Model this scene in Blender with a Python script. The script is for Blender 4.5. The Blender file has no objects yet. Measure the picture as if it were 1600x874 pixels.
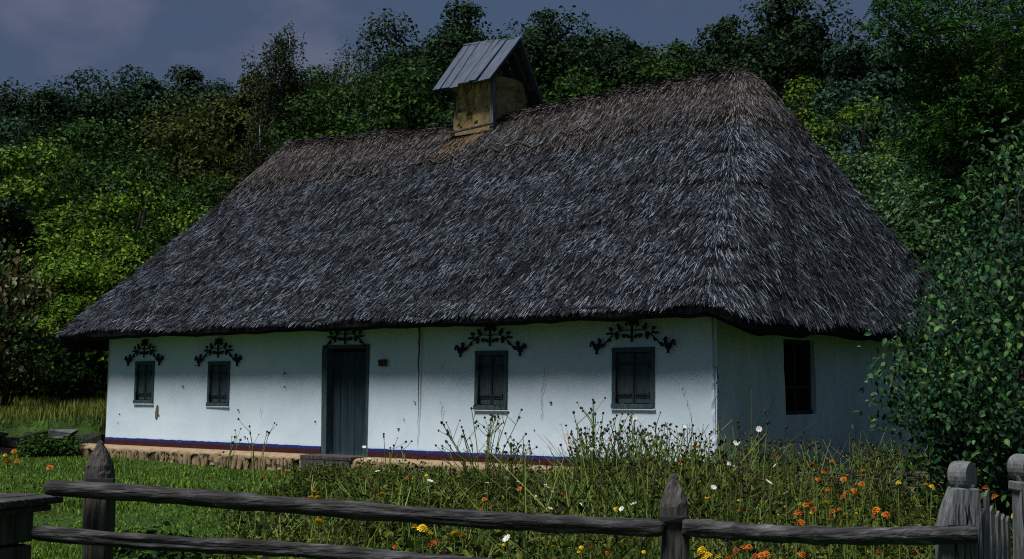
import bpy, math, random
import numpy as np
from mathutils import Vector, Matrix

SC = bpy.context.scene
COL = SC.collection
rad = math.radians

# ------------------------------------------------------------------ camera
EYE = np.array([0.0, 0.0, 1.15])
PITCH = math.atan(163 / 2150)
cam_d = bpy.data.cameras.new('camera')
cam_d.sensor_width = 36.0
cam_d.lens = 2150 / 1600 * 36.0
cam_d.clip_start = 0.1
cam_d.clip_end = 3000
cam = bpy.data.objects.new('camera', cam_d)
COL.objects.link(cam)
cam.location = EYE
cam.rotation_euler = (rad(90) + PITCH, 0, 0)
SC.camera = cam

# ------------------------------------------------------------------ light
SUN_DIR = Vector((-0.76, -0.65, 0.0)).normalized()     # towards the sun, on the ground
SUN_EL = rad(61)
sun_d = bpy.data.lights.new('sun', 'SUN')
sun_d.energy = 3.5
sun_d.angle = rad(26)
sun_d.color = (1.0, 0.98, 0.95)
sun = bpy.data.objects.new('sun', sun_d)
COL.objects.link(sun)
to_sun = Vector((SUN_DIR.x * math.cos(SUN_EL), SUN_DIR.y * math.cos(SUN_EL), math.sin(SUN_EL)))
sun.rotation_euler = (-to_sun).to_track_quat('-Z', 'Y').to_euler()
sun.location = to_sun * 60

world = bpy.data.worlds.new('World')
SC.world = world
world.use_nodes = True
nt = world.node_tree
nt.nodes.clear()
w_out = nt.nodes.new('ShaderNodeOutputWorld')
w_bg = nt.nodes.new('ShaderNodeBackground')
w_sky = nt.nodes.new('ShaderNodeTexSky')
w_sky.sky_type = 'NISHITA'
w_sky.sun_disc = False
w_sky.sun_elevation = SUN_EL
w_sky.sun_rotation = math.atan2(SUN_DIR.x, SUN_DIR.y)
w_tc = nt.nodes.new('ShaderNodeTexCoord')
w_map = nt.nodes.new('ShaderNodeMapping')
w_map.inputs['Scale'].default_value = (1.0, 1.0, 1.9)
w_n = nt.nodes.new('ShaderNodeTexNoise')
w_n.inputs['Scale'].default_value = 5.5
w_n.inputs['Detail'].default_value = 5
w_n.inputs['Roughness'].default_value = 0.5
w_r = nt.nodes.new('ShaderNodeValToRGB')
w_r.color_ramp.elements[0].position = 0.40
w_r.color_ramp.elements[0].color = (0.62, 0.98, 1.72, 1)
w_r.color_ramp.elements[1].position = 0.66
w_r.color_ramp.elements[1].color = (1.22, 1.40, 2.15, 1)
e = w_r.color_ramp.elements.new(0.54)
e.color = (0.66, 0.94, 1.66, 1)
w_mix = nt.nodes.new('ShaderNodeMixRGB')
w_mix.inputs[0].default_value = 0.95                     # almost closed cloud cover
nt.links.new(w_tc.outputs['Generated'], w_map.inputs['Vector'])
nt.links.new(w_map.outputs[0], w_n.inputs['Vector'])
nt.links.new(w_n.outputs['Fac'], w_r.inputs[0])
nt.links.new(w_sky.outputs[0], w_mix.inputs[1])
nt.links.new(w_r.outputs[0], w_mix.inputs[2])
nt.links.new(w_mix.outputs[0], w_bg.inputs['Color'])
w_bg.inputs['Strength'].default_value = 0.068
nt.links.new(w_bg.outputs[0], w_out.inputs['Surface'])

SC.view_settings.view_transform = 'Standard'
SC.view_settings.look = 'None'
SC.view_settings.exposure = 0.4
SC.view_settings.gamma = 1.0
SC.cycles.use_denoising = False
SC.cycles.use_adaptive_sampling = False
SC.cycles.pixel_filter_type = 'BLACKMAN_HARRIS'
SC.cycles.filter_width = 1.15

# ------------------------------------------------------------------ helpers
def at_depth(px, py, Y):
    """point at the distance Y in front of the camera seen at photograph pixel px, py"""
    c, s = math.cos(PITCH), math.sin(PITCH)
    a, v = (px - 800) / 2150, -(py - 437) / 2150
    d = np.array([a, c - v * s, s + v * c])
    return EYE + d * (Y / d[1])


def tag(o, label=None, cat=None, group=None, kind=None):
    if label: o['label'] = label
    if cat: o['category'] = cat
    if group: o['group'] = group
    if kind: o['kind'] = kind
    return o


def empty(name, loc=(0, 0, 0), rz=0.0, parent=None):
    o = bpy.data.objects.new(name, None)
    COL.objects.link(o)
    o.location = loc
    o.rotation_euler = (0, 0, rz)
    if parent: o.parent = parent
    return o


def link(name, me, parent=None, loc=None, rot=None, scale=None, kind=None):
    o = bpy.data.objects.new(name, me)
    COL.objects.link(o)
    if parent: o.parent = parent
    if loc is not None: o.location = loc
    if rot is not None: o.rotation_euler = rot
    if scale is not None: o.scale = scale if hasattr(scale, '__len__') else (scale,) * 3
    if kind: o['kind'] = kind
    return o


def np_mesh(name, V, F, mats, smooth=False, mi=None):
    """mesh from arrays; F is (n,3) or (n,4)"""
    V = np.asarray(V, np.float32); F = np.asarray(F, np.int32)
    me = bpy.data.meshes.new(name)
    k = F.shape[1]
    me.vertices.add(len(V)); me.vertices.foreach_set('co', V.ravel())
    me.loops.add(F.size); me.loops.foreach_set('vertex_index', F.ravel())
    me.polygons.add(len(F))
    me.polygons.foreach_set('loop_start', np.arange(0, F.size, k, dtype=np.int32))
    if mi is not None: me.polygons.foreach_set('material_index', np.asarray(mi, np.int32))
    me.polygons.foreach_set('use_smooth', np.full(len(F), smooth, dtype=bool))
    for m in (mats if isinstance(mats, (list, tuple)) else [mats]): me.materials.append(m)
    me.update(calc_edges=True)
    me.validate()
    return me


class MB:
    def __init__(self): self.V, self.F, self.M = [], [], []

    def add(self, vs, fs, m=0):
        n = len(self.V)
        self.V += [tuple(map(float, v)) for v in vs]
        self.F += [tuple(n + i for i in f) for f in fs]
        self.M += [m] * len(fs)
        return self

    def box(self, c, s, R=None, m=0, jit=0.0, rng=random):
        vs = []
        for dx in (-1, 1):
            for dy in (-1, 1):
                for dz in (-1, 1):
                    p = Vector((dx * s[0] / 2, dy * s[1] / 2, dz * s[2] / 2))
                    if jit: p += Vector([rng.uniform(-jit, jit) for _ in range(3)])
                    if R is not None: p = R @ p
                    vs.append(p + Vector(c))
        return self.add(vs, [(0, 1, 3, 2), (4, 6, 7, 5), (0, 4, 5, 1), (2, 3, 7, 6), (0, 2, 6, 4), (1, 5, 7, 3)], m)

    def beam(self, p0, p1, w, h, up=(0, 0, 1), m=0, jit=0.0, rng=random):
        p0, p1 = Vector(p0), Vector(p1)
        x = (p1 - p0).normalized(); y = Vector(up).cross(x).normalized(); z = x.cross(y)
        R = Matrix((x, y, z)).transposed()
        return self.box((p0 + p1) / 2, ((p1 - p0).length, w, h), R, m, jit, rng)

    def tube(self, pts, rs, n=6, m=0, cap=True):
        pts = [Vector(p) for p in pts]
        if not hasattr(rs, '__len__'): rs = [rs] * len(pts)
        ref = None; vs = []; fs = []
        for i, p in enumerate(pts):
            t = (pts[min(i + 1, len(pts) - 1)] - pts[max(i - 1, 0)]).normalized()
            if ref is None: ref = Vector((0, 0, 1)) if abs(t.z) < 0.9 else Vector((1, 0, 0))
            a = (ref - t * ref.dot(t)).normalized(); b = t.cross(a); ref = a
            for k in range(n):
                th = 2 * math.pi * k / n
                r = rs[i]
                if hasattr(r, '__len__'): r = r[k]
                vs.append(p + (a * math.cos(th) + b * math.sin(th)) * r)
        for i in range(len(pts) - 1):
            for k in range(n):
                k2 = (k + 1) % n
                fs.append((i * n + k, i * n + k2, (i + 1) * n + k2, (i + 1) * n + k))
        if cap:
            fs.append(tuple(range(n - 1, -1, -1)))
            fs.append(tuple((len(pts) - 1) * n + k for k in range(n)))
        return self.add(vs, fs, m)

    def prism(self, poly, d0, d1, fx, m=0):
        """polygon in 2-D extruded from d0 to d1; fx(u, v, d) gives the point"""
        n = len(poly)
        vs = [fx(u, v, d0) for u, v in poly] + [fx(u, v, d1) for u, v in poly]
        fs = [tuple(range(n)), tuple(range(2 * n - 1, n - 1, -1))]
        for k in range(n):
            k2 = (k + 1) % n
            fs.append((k, n + k, n + k2, k2))
        return self.add(vs, fs, m)

    def mesh(self, name, mats, smooth=False):
        me = bpy.data.meshes.new(name)
        me.from_pydata(self.V, [], self.F)
        for m in (mats if isinstance(mats, (list, tuple)) else [mats]): me.materials.append(m)
        me.polygons.foreach_set('material_index', self.M)
        me.polygons.foreach_set('use_smooth', [smooth] * len(self.F))
        me.update()
        return me

    def build(self, name, mats, parent=None, smooth=False, bevel=0.0, kind=None, loc=None, rot=None):
        o = link(name, self.mesh(name, mats, smooth), parent, loc, rot, None, kind)
        if bevel:
            b = o.modifiers.new('bevel', 'BEVEL'); b.width = bevel; b.segments = 2; b.limit_method = 'ANGLE'
        return o


def vnoise(P, scale, seed):
    """cheap smooth value noise on 2-D or 3-D points, -1..1"""
    P = np.asarray(P, float) * scale
    if P.shape[1] == 2: P = np.c_[P, np.zeros(len(P))]
    I = np.floor(P).astype(np.int64); f = P - I; f = f * f * (3 - 2 * f)
    def h(i, j, k):
        n = (i * 374761393 + j * 668265263 + k * 2147483647 + seed * 974634777) & 0xFFFFFFFF
        n = ((n ^ (n >> 13)) * 1274126177) & 0xFFFFFFFF
        n = n ^ (n >> 16)
        return (n & 0xFFFF) / 32767.5 - 1
    r = 0
    for a in (0, 1):
        for b in (0, 1):
            for c in (0, 1):
                w = (f[:, 0] if a else 1 - f[:, 0]) * (f[:, 1] if b else 1 - f[:, 1]) * (f[:, 2] if c else 1 - f[:, 2])
                r = r + w * h(I[:, 0] + a, I[:, 1] + b, I[:, 2] + c)
    return r


def sstep(a, b, x):
    t = np.clip((np.asarray(x, float) - a) / (b - a), 0, 1)
    return t * t * (3 - 2 * t)


# ------------------------------------------------------------------ materials
def mat(name, stops, scale=4.0, stretch=(1, 1, 1), bump=0.0, bscale=None, rough=0.85, island=0.0,
        detail=6.0, translucent=0.0, spec=0.25, island_stops=None, big=0.0, bigscale=0.5):
    """noise-driven colour; island adds a random value per loose piece"""
    m = bpy.data.materials.new(name)
    m.use_nodes = True
    t = m.node_tree; N = t.nodes; Lk = t.links
    p = N['Principled BSDF']
    p.inputs['Roughness'].default_value = rough
    p.inputs['Specular IOR Level'].default_value = spec
    tc = N.new('ShaderNodeTexCoord'); mp = N.new('ShaderNodeMapping')
    mp.inputs['Scale'].default_value = stretch
    Lk.new(tc.outputs['Object'], mp.inputs['Vector'])
    nz = N.new('ShaderNodeTexNoise')
    nz.inputs['Scale'].default_value = scale; nz.inputs['Detail'].default_value = detail
    nz.inputs['Roughness'].default_value = 0.62
    Lk.new(mp.outputs[0], nz.inputs['Vector'])
    fac = nz.outputs['Fac']
    def blend(f1, f2, amt):
        q = N.new('ShaderNodeMix'); q.data_type = 'FLOAT'
        q.inputs[0].default_value = amt
        Lk.new(f1, q.inputs[2]); Lk.new(f2, q.inputs[3])
        return q.outputs[0]
    if big:
        nb = N.new('ShaderNodeTexNoise'); nb.inputs['Scale'].default_value = bigscale; nb.inputs['Detail'].default_value = 3
        Lk.new(tc.outputs['Object'], nb.inputs['Vector'])
        fac = blend(fac, nb.outputs['Fac'], big)
    if island:
        g = N.new('ShaderNodeNewGeometry')
        fac = blend(fac, g.outputs['Random Per Island'], island)
    r = N.new('ShaderNodeValToRGB')
    els = r.color_ramp.elements
    els[0].position, els[0].color = stops[0][0], (*stops[0][1], 1)
    els[1].position, els[1].color = stops[-1][0], (*stops[-1][1], 1)
    for pos, c in stops[1:-1]:
        q = els.new(pos); q.color = (*c, 1)
    Lk.new(fac, r.inputs[0])
    Lk.new(r.outputs[0], p.inputs['Base Color'])
    if bump:
        b = N.new('ShaderNodeBump'); b.inputs['Strength'].default_value = bump; b.inputs['Distance'].default_value = 0.02
        src = nz.outputs['Fac']
        if bscale:
            n2 = N.new('ShaderNodeTexNoise'); n2.inputs['Scale'].default_value = bscale; n2.inputs['Detail'].default_value = 6
            Lk.new(mp.outputs[0], n2.inputs['Vector']); src = n2.outputs['Fac']
        Lk.new(src, b.inputs['Height']); Lk.new(b.outputs[0], p.inputs['Normal'])
    if translucent:
        tr = N.new('ShaderNodeBsdfTranslucent'); Lk.new(r.outputs[0], tr.inputs['Color'])
        mx = N.new('ShaderNodeMixShader'); mx.inputs[0].default_value = translucent
        out = N['Material Output']
        Lk.new(p.outputs[0], mx.inputs[1]); Lk.new(tr.outputs[0], mx.inputs[2]); Lk.new(mx.outputs[0], out.inputs['Surface'])
    m['ramp'] = r.name
    return m


def leafmat(name, dark, mid, light, extra=None, tr=0.16, rough=0.65, spec=0.10):
    st = [(0.22, dark), (0.5, mid), (0.80, light)]
    if extra: st = [(0.20, dark), (0.45, mid), (0.68, light), (0.84, extra)]
    return mat(name, st, scale=0.9, island=0.62, detail=3, translucent=tr, rough=rough, spec=spec)


M = {}
M['wall'] = mat('limewash', [(0.15, (0.4215, 0.5278, 0.6084)), (0.36, (0.5720, 0.6911, 0.7722)), (0.62, (0.6472, 0.7540, 0.8307)), (0.9, (0.7526, 0.8294, 0.8892))],
                scale=1.7, stretch=(1, 1, 0.7), bump=0.4, bscale=4.0, big=0.3, bigscale=0.7, rough=0.95, spec=0.1, detail=9)
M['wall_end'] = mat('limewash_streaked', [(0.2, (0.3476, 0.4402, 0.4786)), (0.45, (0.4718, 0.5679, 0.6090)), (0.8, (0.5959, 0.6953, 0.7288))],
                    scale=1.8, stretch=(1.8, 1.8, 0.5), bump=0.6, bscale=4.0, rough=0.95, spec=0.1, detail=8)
M['band_blue'] = mat('blue_paint', [(0.3, (0.007, 0.014, 0.10)), (0.66, (0.013, 0.026, 0.17)), (0.70, (0.5, 0.55, 0.6))], scale=22, rough=0.8)
M['band_red'] = mat('maroon_paint', [(0.3, (0.0263, 0.0053, 0.0060)), (0.70, (0.0525, 0.0090, 0.0097)), (0.74, (0.3000, 0.2850, 0.2700))], scale=20, rough=0.8)
M['clay'] = mat('plinth_clay', [(0.25, (0.1227, 0.0845, 0.0436)), (0.5, (0.2978, 0.2137, 0.1307)), (0.8, (0.4379, 0.3280, 0.2177))], scale=7, bump=0.6, bscale=18, rough=0.95, spec=0.1, island=0.25)
M['clay_dark'] = mat('plinth_core', [(0.3, (0.03, 0.022, 0.014)), (0.7, (0.09, 0.06, 0.035))], scale=8, bump=0.6, rough=1)
M['clay_gold'] = mat('chimney_clay', [(0.28, (0.0738, 0.0532, 0.0246)), (0.42, (0.2108, 0.1587, 0.0741)), (0.62, (0.3057, 0.2349, 0.1158)), (0.85, (0.3900, 0.3174, 0.1775))],
                     scale=5, bump=0.9, bscale=14, rough=1, spec=0.05)
M['straw_gold'] = mat('golden_straw', [(0.2, (0.0446, 0.0275, 0.0180)), (0.8, (0.2231, 0.1536, 0.0810))], scale=6, island=0.6, rough=0.9)
M['board'] = mat('chimney_board', [(0.2, (0.0140, 0.0199, 0.0309)), (0.42, (0.0561, 0.0729, 0.1061)), (0.6, (0.0795, 0.0994, 0.1370)), (0.85, (0.1169, 0.1414, 0.1856))],
                 scale=3.0, stretch=(5, 1.1, 1.1), bump=0.5, bscale=7, rough=0.8, detail=8)
M['wood_dark'] = mat('dark_wood', [(0.25, (0.012, 0.011, 0.010)), (0.55, (0.05, 0.046, 0.042)), (0.85, (0.11, 0.10, 0.092))],
                     scale=4, stretch=(4, 4, 0.7), bump=0.6, bscale=9, rough=0.9)
M['wood_post'] = mat('weathered_post', [(0.25, (0.014, 0.013, 0.012)), (0.5, (0.06, 0.054, 0.05)), (0.75, (0.13, 0.122, 0.118)), (0.9, (0.22, 0.21, 0.21))],
                     scale=5, stretch=(6, 6, 0.55), bump=0.9, bscale=8, rough=0.9, detail=9)
M['wood_rail'] = mat('weathered_rail', [(0.30, (0.006, 0.006, 0.006)), (0.48, (0.032, 0.031, 0.032)), (0.60, (0.085, 0.083, 0.087)), (0.74, (0.26, 0.26, 0.275))],
                     scale=4.0, stretch=(1.3, 10, 10), bump=1.0, bscale=6, big=0.25, bigscale=5.0, rough=0.9, detail=9)
M['wood_gate'] = mat('grey_gatepost', [(0.22, (0.0248, 0.0260, 0.0279)), (0.5, (0.1240, 0.1302, 0.1333)), (0.72, (0.1984, 0.2108, 0.2139)), (0.9, (0.2604, 0.2790, 0.2728))],
                     scale=6, stretch=(5, 5, 0.7), bump=0.9, bscale=9, rough=0.9, detail=9)
M['shutter'] = mat('blue_grey_paint', [(0.25, (0.0195, 0.0325, 0.0390)), (0.55, (0.0488, 0.0767, 0.0897)), (0.85, (0.0813, 0.1202, 0.1365))], scale=5, stretch=(5, 5, 0.6), bump=0.3, rough=0.75)
M['frame'] = mat('frame_paint', [(0.3, (0.0260, 0.0455, 0.0520)), (0.8, (0.0650, 0.1008, 0.1170))], scale=6, stretch=(3, 3, 0.8), bump=0.3, rough=0.75)
M['iron'] = mat('iron', [(0.3, (0.012, 0.014, 0.016)), (0.8, (0.03, 0.032, 0.034))], scale=15, rough=0.7)
M['door'] = mat('door_paint', [(0.25, (0.0078, 0.0182, 0.0234)), (0.55, (0.0195, 0.0403, 0.0507)), (0.85, (0.0488, 0.0845, 0.0975))], scale=4, stretch=(6, 6, 0.4), bump=0.4, rough=0.7)
M['glass'] = mat('dark_glass', [(0.3, (0.004, 0.005, 0.006)), (0.8, (0.008, 0.010, 0.012))], scale=2, rough=0.6, spec=0.0)
M['mural_blue'] = mat('mural_blue', [(0.3, (0.0056, 0.0084, 0.0525)), (0.8, (0.0112, 0.0154, 0.0840))], scale=12, rough=0.9)
M['mural_red'] = mat('mural_red', [(0.3, (0.0240, 0.0064, 0.0144)), (0.8, (0.0440, 0.0112, 0.0240))], scale=12, rough=0.9)
M['mural_leaf'] = mat('mural_leaf', [(0.3, (0.008, 0.016, 0.022)), (0.8, (0.018, 0.03, 0.036))], scale=12, rough=0.9)
M['plaque'] = mat('plaque_wood', [(0.3, (0.035, 0.02, 0.014)), (0.8, (0.08, 0.045, 0.03))], scale=20, rough=0.7)
M['crack'] = mat('crack_dirt', [(0.3, (0.04, 0.035, 0.025)), (0.8, (0.13, 0.12, 0.10))], scale=30, rough=1)
M['mud'] = mat('bare_mud', [(0.3, (0.12, 0.085, 0.05)), (0.8, (0.24, 0.175, 0.10))], scale=20, bump=0.5, rough=1)
M['thatch_base'] = mat('thatch_shadow', [(0.3, (0.0042, 0.0045, 0.0056)), (0.7, (0.0154, 0.0168, 0.0196))], scale=9, bump=0.8, bscale=30, rough=1, spec=0.05)
M['straw'] = mat('grey_straw', [(0.28, (0.0020, 0.0024, 0.0034)), (0.46, (0.0094, 0.0116, 0.0158)), (0.60, (0.0300, 0.0372, 0.0495)), (0.72, (0.1191, 0.1416, 0.1814)), (0.82, (0.2893, 0.3366, 0.4085)), (0.88, (0.2043, 0.1859, 0.1634))],
                 scale=2.2, island=0.60, big=0.5, bigscale=1.1, rough=0.75, spec=0.2)
M['straw_brown'] = mat('brown_straw', [(0.25, (0.0039, 0.0033, 0.0033)), (0.46, (0.0230, 0.0197, 0.0190)), (0.66, (0.0787, 0.0676, 0.0649)), (0.86, (0.2362, 0.2099, 0.1968))],
                       scale=1.3, island=0.72, rough=0.8, spec=0.15)
M['ground'] = mat('soil', [(0.3, (0.0180, 0.0306, 0.0096)), (0.55, (0.0330, 0.0680, 0.0144)), (0.8, (0.0675, 0.1190, 0.0216))], scale=1.4, bump=0.8, bscale=14, rough=1, spec=0.05)
M['grass'] = mat('lawn_grass', [(0.2, (0.0228, 0.0554, 0.0048)), (0.5, (0.0812, 0.1647, 0.0111)), (0.75, (0.1624, 0.2635, 0.0207)), (0.9, (0.3248, 0.3557, 0.0596))], scale=0.8, island=0.6, rough=0.6, translucent=0.25)
M['meadow'] = mat('meadow_grass', [(0.2, (0.0438, 0.0725, 0.0088)), (0.5, (0.1375, 0.1668, 0.0220)), (0.8, (0.2625, 0.2610, 0.0495))], scale=0.8, island=0.6, rough=0.7, translucent=0.2)
M['stone'] = mat('dark_stone', [(0.3, (0.012, 0.012, 0.010)), (0.6, (0.04, 0.04, 0.034)), (0.85, (0.10, 0.10, 0.095))], scale=6, bump=0.8, bscale=15, rough=0.95)
M['stone_pale'] = mat('pale_stone', [(0.3, (0.0500, 0.0550, 0.0550)), (0.8, (0.1700, 0.1800, 0.1850))], scale=6, bump=0.6, rough=0.95)
M['bark'] = mat('bark', [(0.3, (0.012, 0.010, 0.008)), (0.7, (0.06, 0.052, 0.042))], scale=6, stretch=(3, 3, 0.6), bump=0.8, rough=1)
M['birch'] = mat('birch_bark', [(0.30, (0.0210, 0.0210, 0.0210)), (0.42, (0.2100, 0.2170, 0.2170)), (0.8, (0.3850, 0.3920, 0.3990))], scale=3, stretch=(1, 1, 4), rough=0.9)

L = {}
L['oak'] = leafmat('oak_leaf', (0.0043, 0.0119, 0.0051), (0.0137, 0.0370, 0.0140), (0.0355, 0.0763, 0.0260))
L['teal'] = leafmat('bluish_leaf', (0.0067, 0.0194, 0.0127), (0.0212, 0.0581, 0.0331), (0.0585, 0.1190, 0.0662))
L['green'] = leafmat('green_leaf', (0.0055, 0.0175, 0.0037), (0.0200, 0.0563, 0.0093), (0.0545, 0.1263, 0.0167))
L['olive'] = leafmat('olive_leaf', (0.0128, 0.0221, 0.0051), (0.0447, 0.0636, 0.0127), (0.1063, 0.1356, 0.0254))
L['bright'] = leafmat('bright_leaf', (0.0157, 0.0391, 0.0030), (0.0721, 0.1436, 0.0102), (0.1702, 0.2817, 0.0223))
L['yellow'] = leafmat('yellowish_leaf', (0.0153, 0.0401, 0.0040), (0.0717, 0.1403, 0.0122), (0.1817, 0.2863, 0.0306))
L['birch'] = leafmat('birch_leaf', (0.0093, 0.0139, 0.0076), (0.0292, 0.0458, 0.0178), (0.0731, 0.0996, 0.0382))
L['grey'] = leafmat('grey_green_leaf', (0.0089, 0.0267, 0.0111), (0.0307, 0.0773, 0.0294), (0.1215, 0.2132, 0.0858))
L['dogwood'] = leafmat('broad_leaf', (0.0018, 0.0090, 0.0036), (0.0079, 0.0342, 0.0135), (0.0317, 0.1098, 0.0360), (0.1232, 0.2340, 0.0495), tr=0.22, rough=0.5, spec=0.14)
L['acacia'] = leafmat('ash_leaf', (0.0055, 0.0221, 0.0057), (0.0243, 0.0829, 0.0143), (0.0774, 0.1878, 0.0286))
L['red'] = leafmat('reddish_leaf', (0.0077, 0.0260, 0.0077), (0.0198, 0.0546, 0.0132), (0.0825, 0.0455, 0.0220), (0.2640, 0.2860, 0.1540), tr=0.2)
L['weed'] = leafmat('weed_leaf', (0.0060, 0.0153, 0.0036), (0.0300, 0.0578, 0.0081), (0.1000, 0.1403, 0.0198), (0.2200, 0.1870, 0.0450))
M['stem'] = mat('weed_stem', [(0.2, (0.0323, 0.0561, 0.0086)), (0.6, (0.1211, 0.1776, 0.0288)), (0.85, (0.2261, 0.2618, 0.0648))], scale=1.0, island=0.6, rough=0.8)
M['seed'] = mat('seed_head', [(0.2, (0.010, 0.008, 0.006)), (0.8, (0.05, 0.034, 0.022))], scale=1.0, island=0.6, rough=0.9)
M['petal_orange'] = mat('orange_petal', [(0.2, (0.36, 0.07, 0.005)), (0.8, (0.80, 0.24, 0.012))], scale=8, island=0.5, rough=0.7, translucent=0.15)
M['petal_red'] = mat('rust_petal', [(0.2, (0.12, 0.018, 0.005)), (0.8, (0.40, 0.08, 0.012))], scale=8, island=0.5, rough=0.7)
M['petal_yellow'] = mat('yellow_petal', [(0.2, (0.60, 0.36, 0.008)), (0.8, (0.88, 0.66, 0.03))], scale=8, island=0.5, rough=0.7, translucent=0.15)
M['petal_white'] = mat('white_petal', [(0.2, (0.55, 0.58, 0.55)), (0.8, (0.82, 0.84, 0.80))], scale=8, island=0.5, rough=0.7, translucent=0.2)
M['petal_pink'] = mat('pale_pink_petal', [(0.2, (0.34, 0.25, 0.22)), (0.8, (0.60, 0.48, 0.43))], scale=8, island=0.5, rough=0.7, translucent=0.2)

# ------------------------------------------------------------------ the ground
HX = np.array([0.76588, -0.64298]); HY = np.array([0.64298, 0.76588])       # axes of the house
HO = np.array([2.976, 20.141])                                              # its near right corner
HL, HW = 15.4, 8.0                                                          # length, width


def local(x, y):
    dx, dy = np.asarray(x, float) - HO[0], np.asarray(y, float) - HO[1]
    return dx * HX[0] + dy * HX[1], dx * HY[0] + dy * HY[1]


def G(x, y):
    x = np.asarray(x, float); y = np.asarray(y, float)
    lx, ly = local(x, y)
    z = -0.45 + 0.03 * np.sin(x * 0.7 + 1) * np.sin(y * 0.5)
    z = z - 0.06 * sstep(0, 4, x) * sstep(14, 8, y)
    left = sstep(-16.1, -16.9, lx)
    z = z + left * (0.80 * sstep(30.9, 31.5, y) + 0.055 * np.clip(y - 31.5, 0, 12))
    back = np.clip(np.maximum(ly - 10.5, (y - 41)), 0, None)
    back2 = np.where(lx > 1.5, np.clip(y - 27, 0, None) * 0.5, 0)
    z = z + 0.23 * np.clip(np.maximum(back, back2 * sstep(1.5, 4, lx)), 0, 70)
    z = z + 0.06 * vnoise(np.c_[x.ravel(), y.ravel()], 0.5, 3).reshape(x.shape)
    return z


def g(x, y): return float(G(np.array([x]), np.array([y]))[0])


def make_ground():
    def axis(a, b, fine0, fine1, step):
        f = np.arange(fine0, fine1, step)
        lo = fine0 - np.geomspace(0.5, fine0 - a, 26)[::-1]
        hi = fine1 + np.geomspace(0.5, b - fine1, 26)
        return np.r_[lo, f, hi]
    xs = axis(-900, 900, -22, 22, 0.35); ys = axis(-300, 1200, 2, 44, 0.35)
    X, Y = np.meshgrid(xs, ys)
    Z = G(X, Y)
    V = np.c_[X.ravel(), Y.ravel(), Z.ravel()]
    nx, ny = len(xs), len(ys)
    i = np.arange(ny - 1)[:, None] * nx + np.arange(nx - 1)[None]
    i = i.ravel()
    F = np.c_[i, i + 1, i + nx + 1, i + nx]
    link('ground', np_mesh('ground', V, F, M['ground'], True), kind='structure')


make_ground()

# ------------------------------------------------------------------ the house
house = empty('thatched_cottage', (HO[0], HO[1], 0), math.atan2(HX[1], HX[0]))
tag(house, 'long whitewashed cottage with steep grey thatched roof and boarded chimney hood', 'cottage')


def grid_wall(name, length, z0, z1, openings, place, m, seed, batter=0.05, reveal=0.2, step=0.16):
    """plastered wall with real openings; place(u, depth, z) gives the point (depth inwards)"""
    us = {0.0, length}; zs = {z0, z1}
    for (a, b, c, d) in openings: us |= {a, b}; zs |= {c, d}
    def fill(s):
        s = sorted(s); out = []
        for a, b in zip(s[:-1], s[1:]):
            n = max(1, int(round((b - a) / step)))
            out += [a + (b - a) * k / n for k in range(n)]
        return out + [s[-1]]
    us, zs = fill(us), fill(zs)
    nu = len(us)
    P = np.array([(u, z) for z in zs for u in us])
    d = batter * np.clip(P[:, 1], 0, 3) / 2 + 0.016 * vnoise(P, 0.9, seed) + 0.006 * vnoise(P, 2.9, seed + 1)
    V = [place(u, dd, z) for (u, z), dd in zip(P, d)]
    F = []
    for j in range(len(zs) - 1):
        for i in range(nu - 1):
            um, zm = (us[i] + us[i + 1]) / 2, (zs[j] + zs[j + 1]) / 2
            if any(a < um < b and c < zm < e for a, b, c, e in openings): continue
            k = j * nu + i
            F.append((k, k + 1, k + nu + 1, k + nu))
    for (a, b, c, e) in openings:
        ring = [(a, c), (b, c), (b, e), (a, e)]
        for q in range(4):
            (u0, w0), (u1, w1) = ring[q], ring[(q + 1) % 4]
            n = len(V)
            f0 = batter * w0 / 2 - 0.02; f1 = batter * w1 / 2 - 0.02
            V += [place(u0, f0 + 0.02, w0), place(u1, f1 + 0.02, w1), place(u1, reveal, w1), place(u0, reveal, w0)]
            F.append((n, n + 1, n + 2, n + 3))
    me = bpy.data.meshes.new(name); me.from_pydata([tuple(v) for v in V], [], F); me.materials.append(m); me.update()
    return link(name, me, house)


ZT = 2.42
WIN = [(-14.40, -13.72, 0.73, 1.63), (-11.91, -11.22, 0.70, 1.60), (-4.72, -4.01, 0.72, 1.70), (-1.88, -1.09, 0.77, 1.71)]
DOOR = (-8.47, -7.27, -0.15, 1.86)
EWIN = (2.08, 3.12, 0.66, 1.86)
ops = [(a + HL, b + HL, c, d) for a, b, c, d in WIN + [DOOR]]
front_wall = grid_wall('front_wall', HL, -0.15, ZT, ops, lambda u, d, z: (u - HL, d, z), M['wall'], 11)
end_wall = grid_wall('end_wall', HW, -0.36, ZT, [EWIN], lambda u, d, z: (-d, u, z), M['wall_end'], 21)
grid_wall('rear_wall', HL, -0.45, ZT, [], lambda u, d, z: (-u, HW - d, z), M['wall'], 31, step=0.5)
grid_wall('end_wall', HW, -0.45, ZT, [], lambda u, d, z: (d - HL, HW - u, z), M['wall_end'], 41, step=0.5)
MB().box((-HL / 2, HW / 2, 1.0), (HL - 0.5, HW - 0.5, 2.9)).build('inner_core', M['iron'], house)

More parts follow.
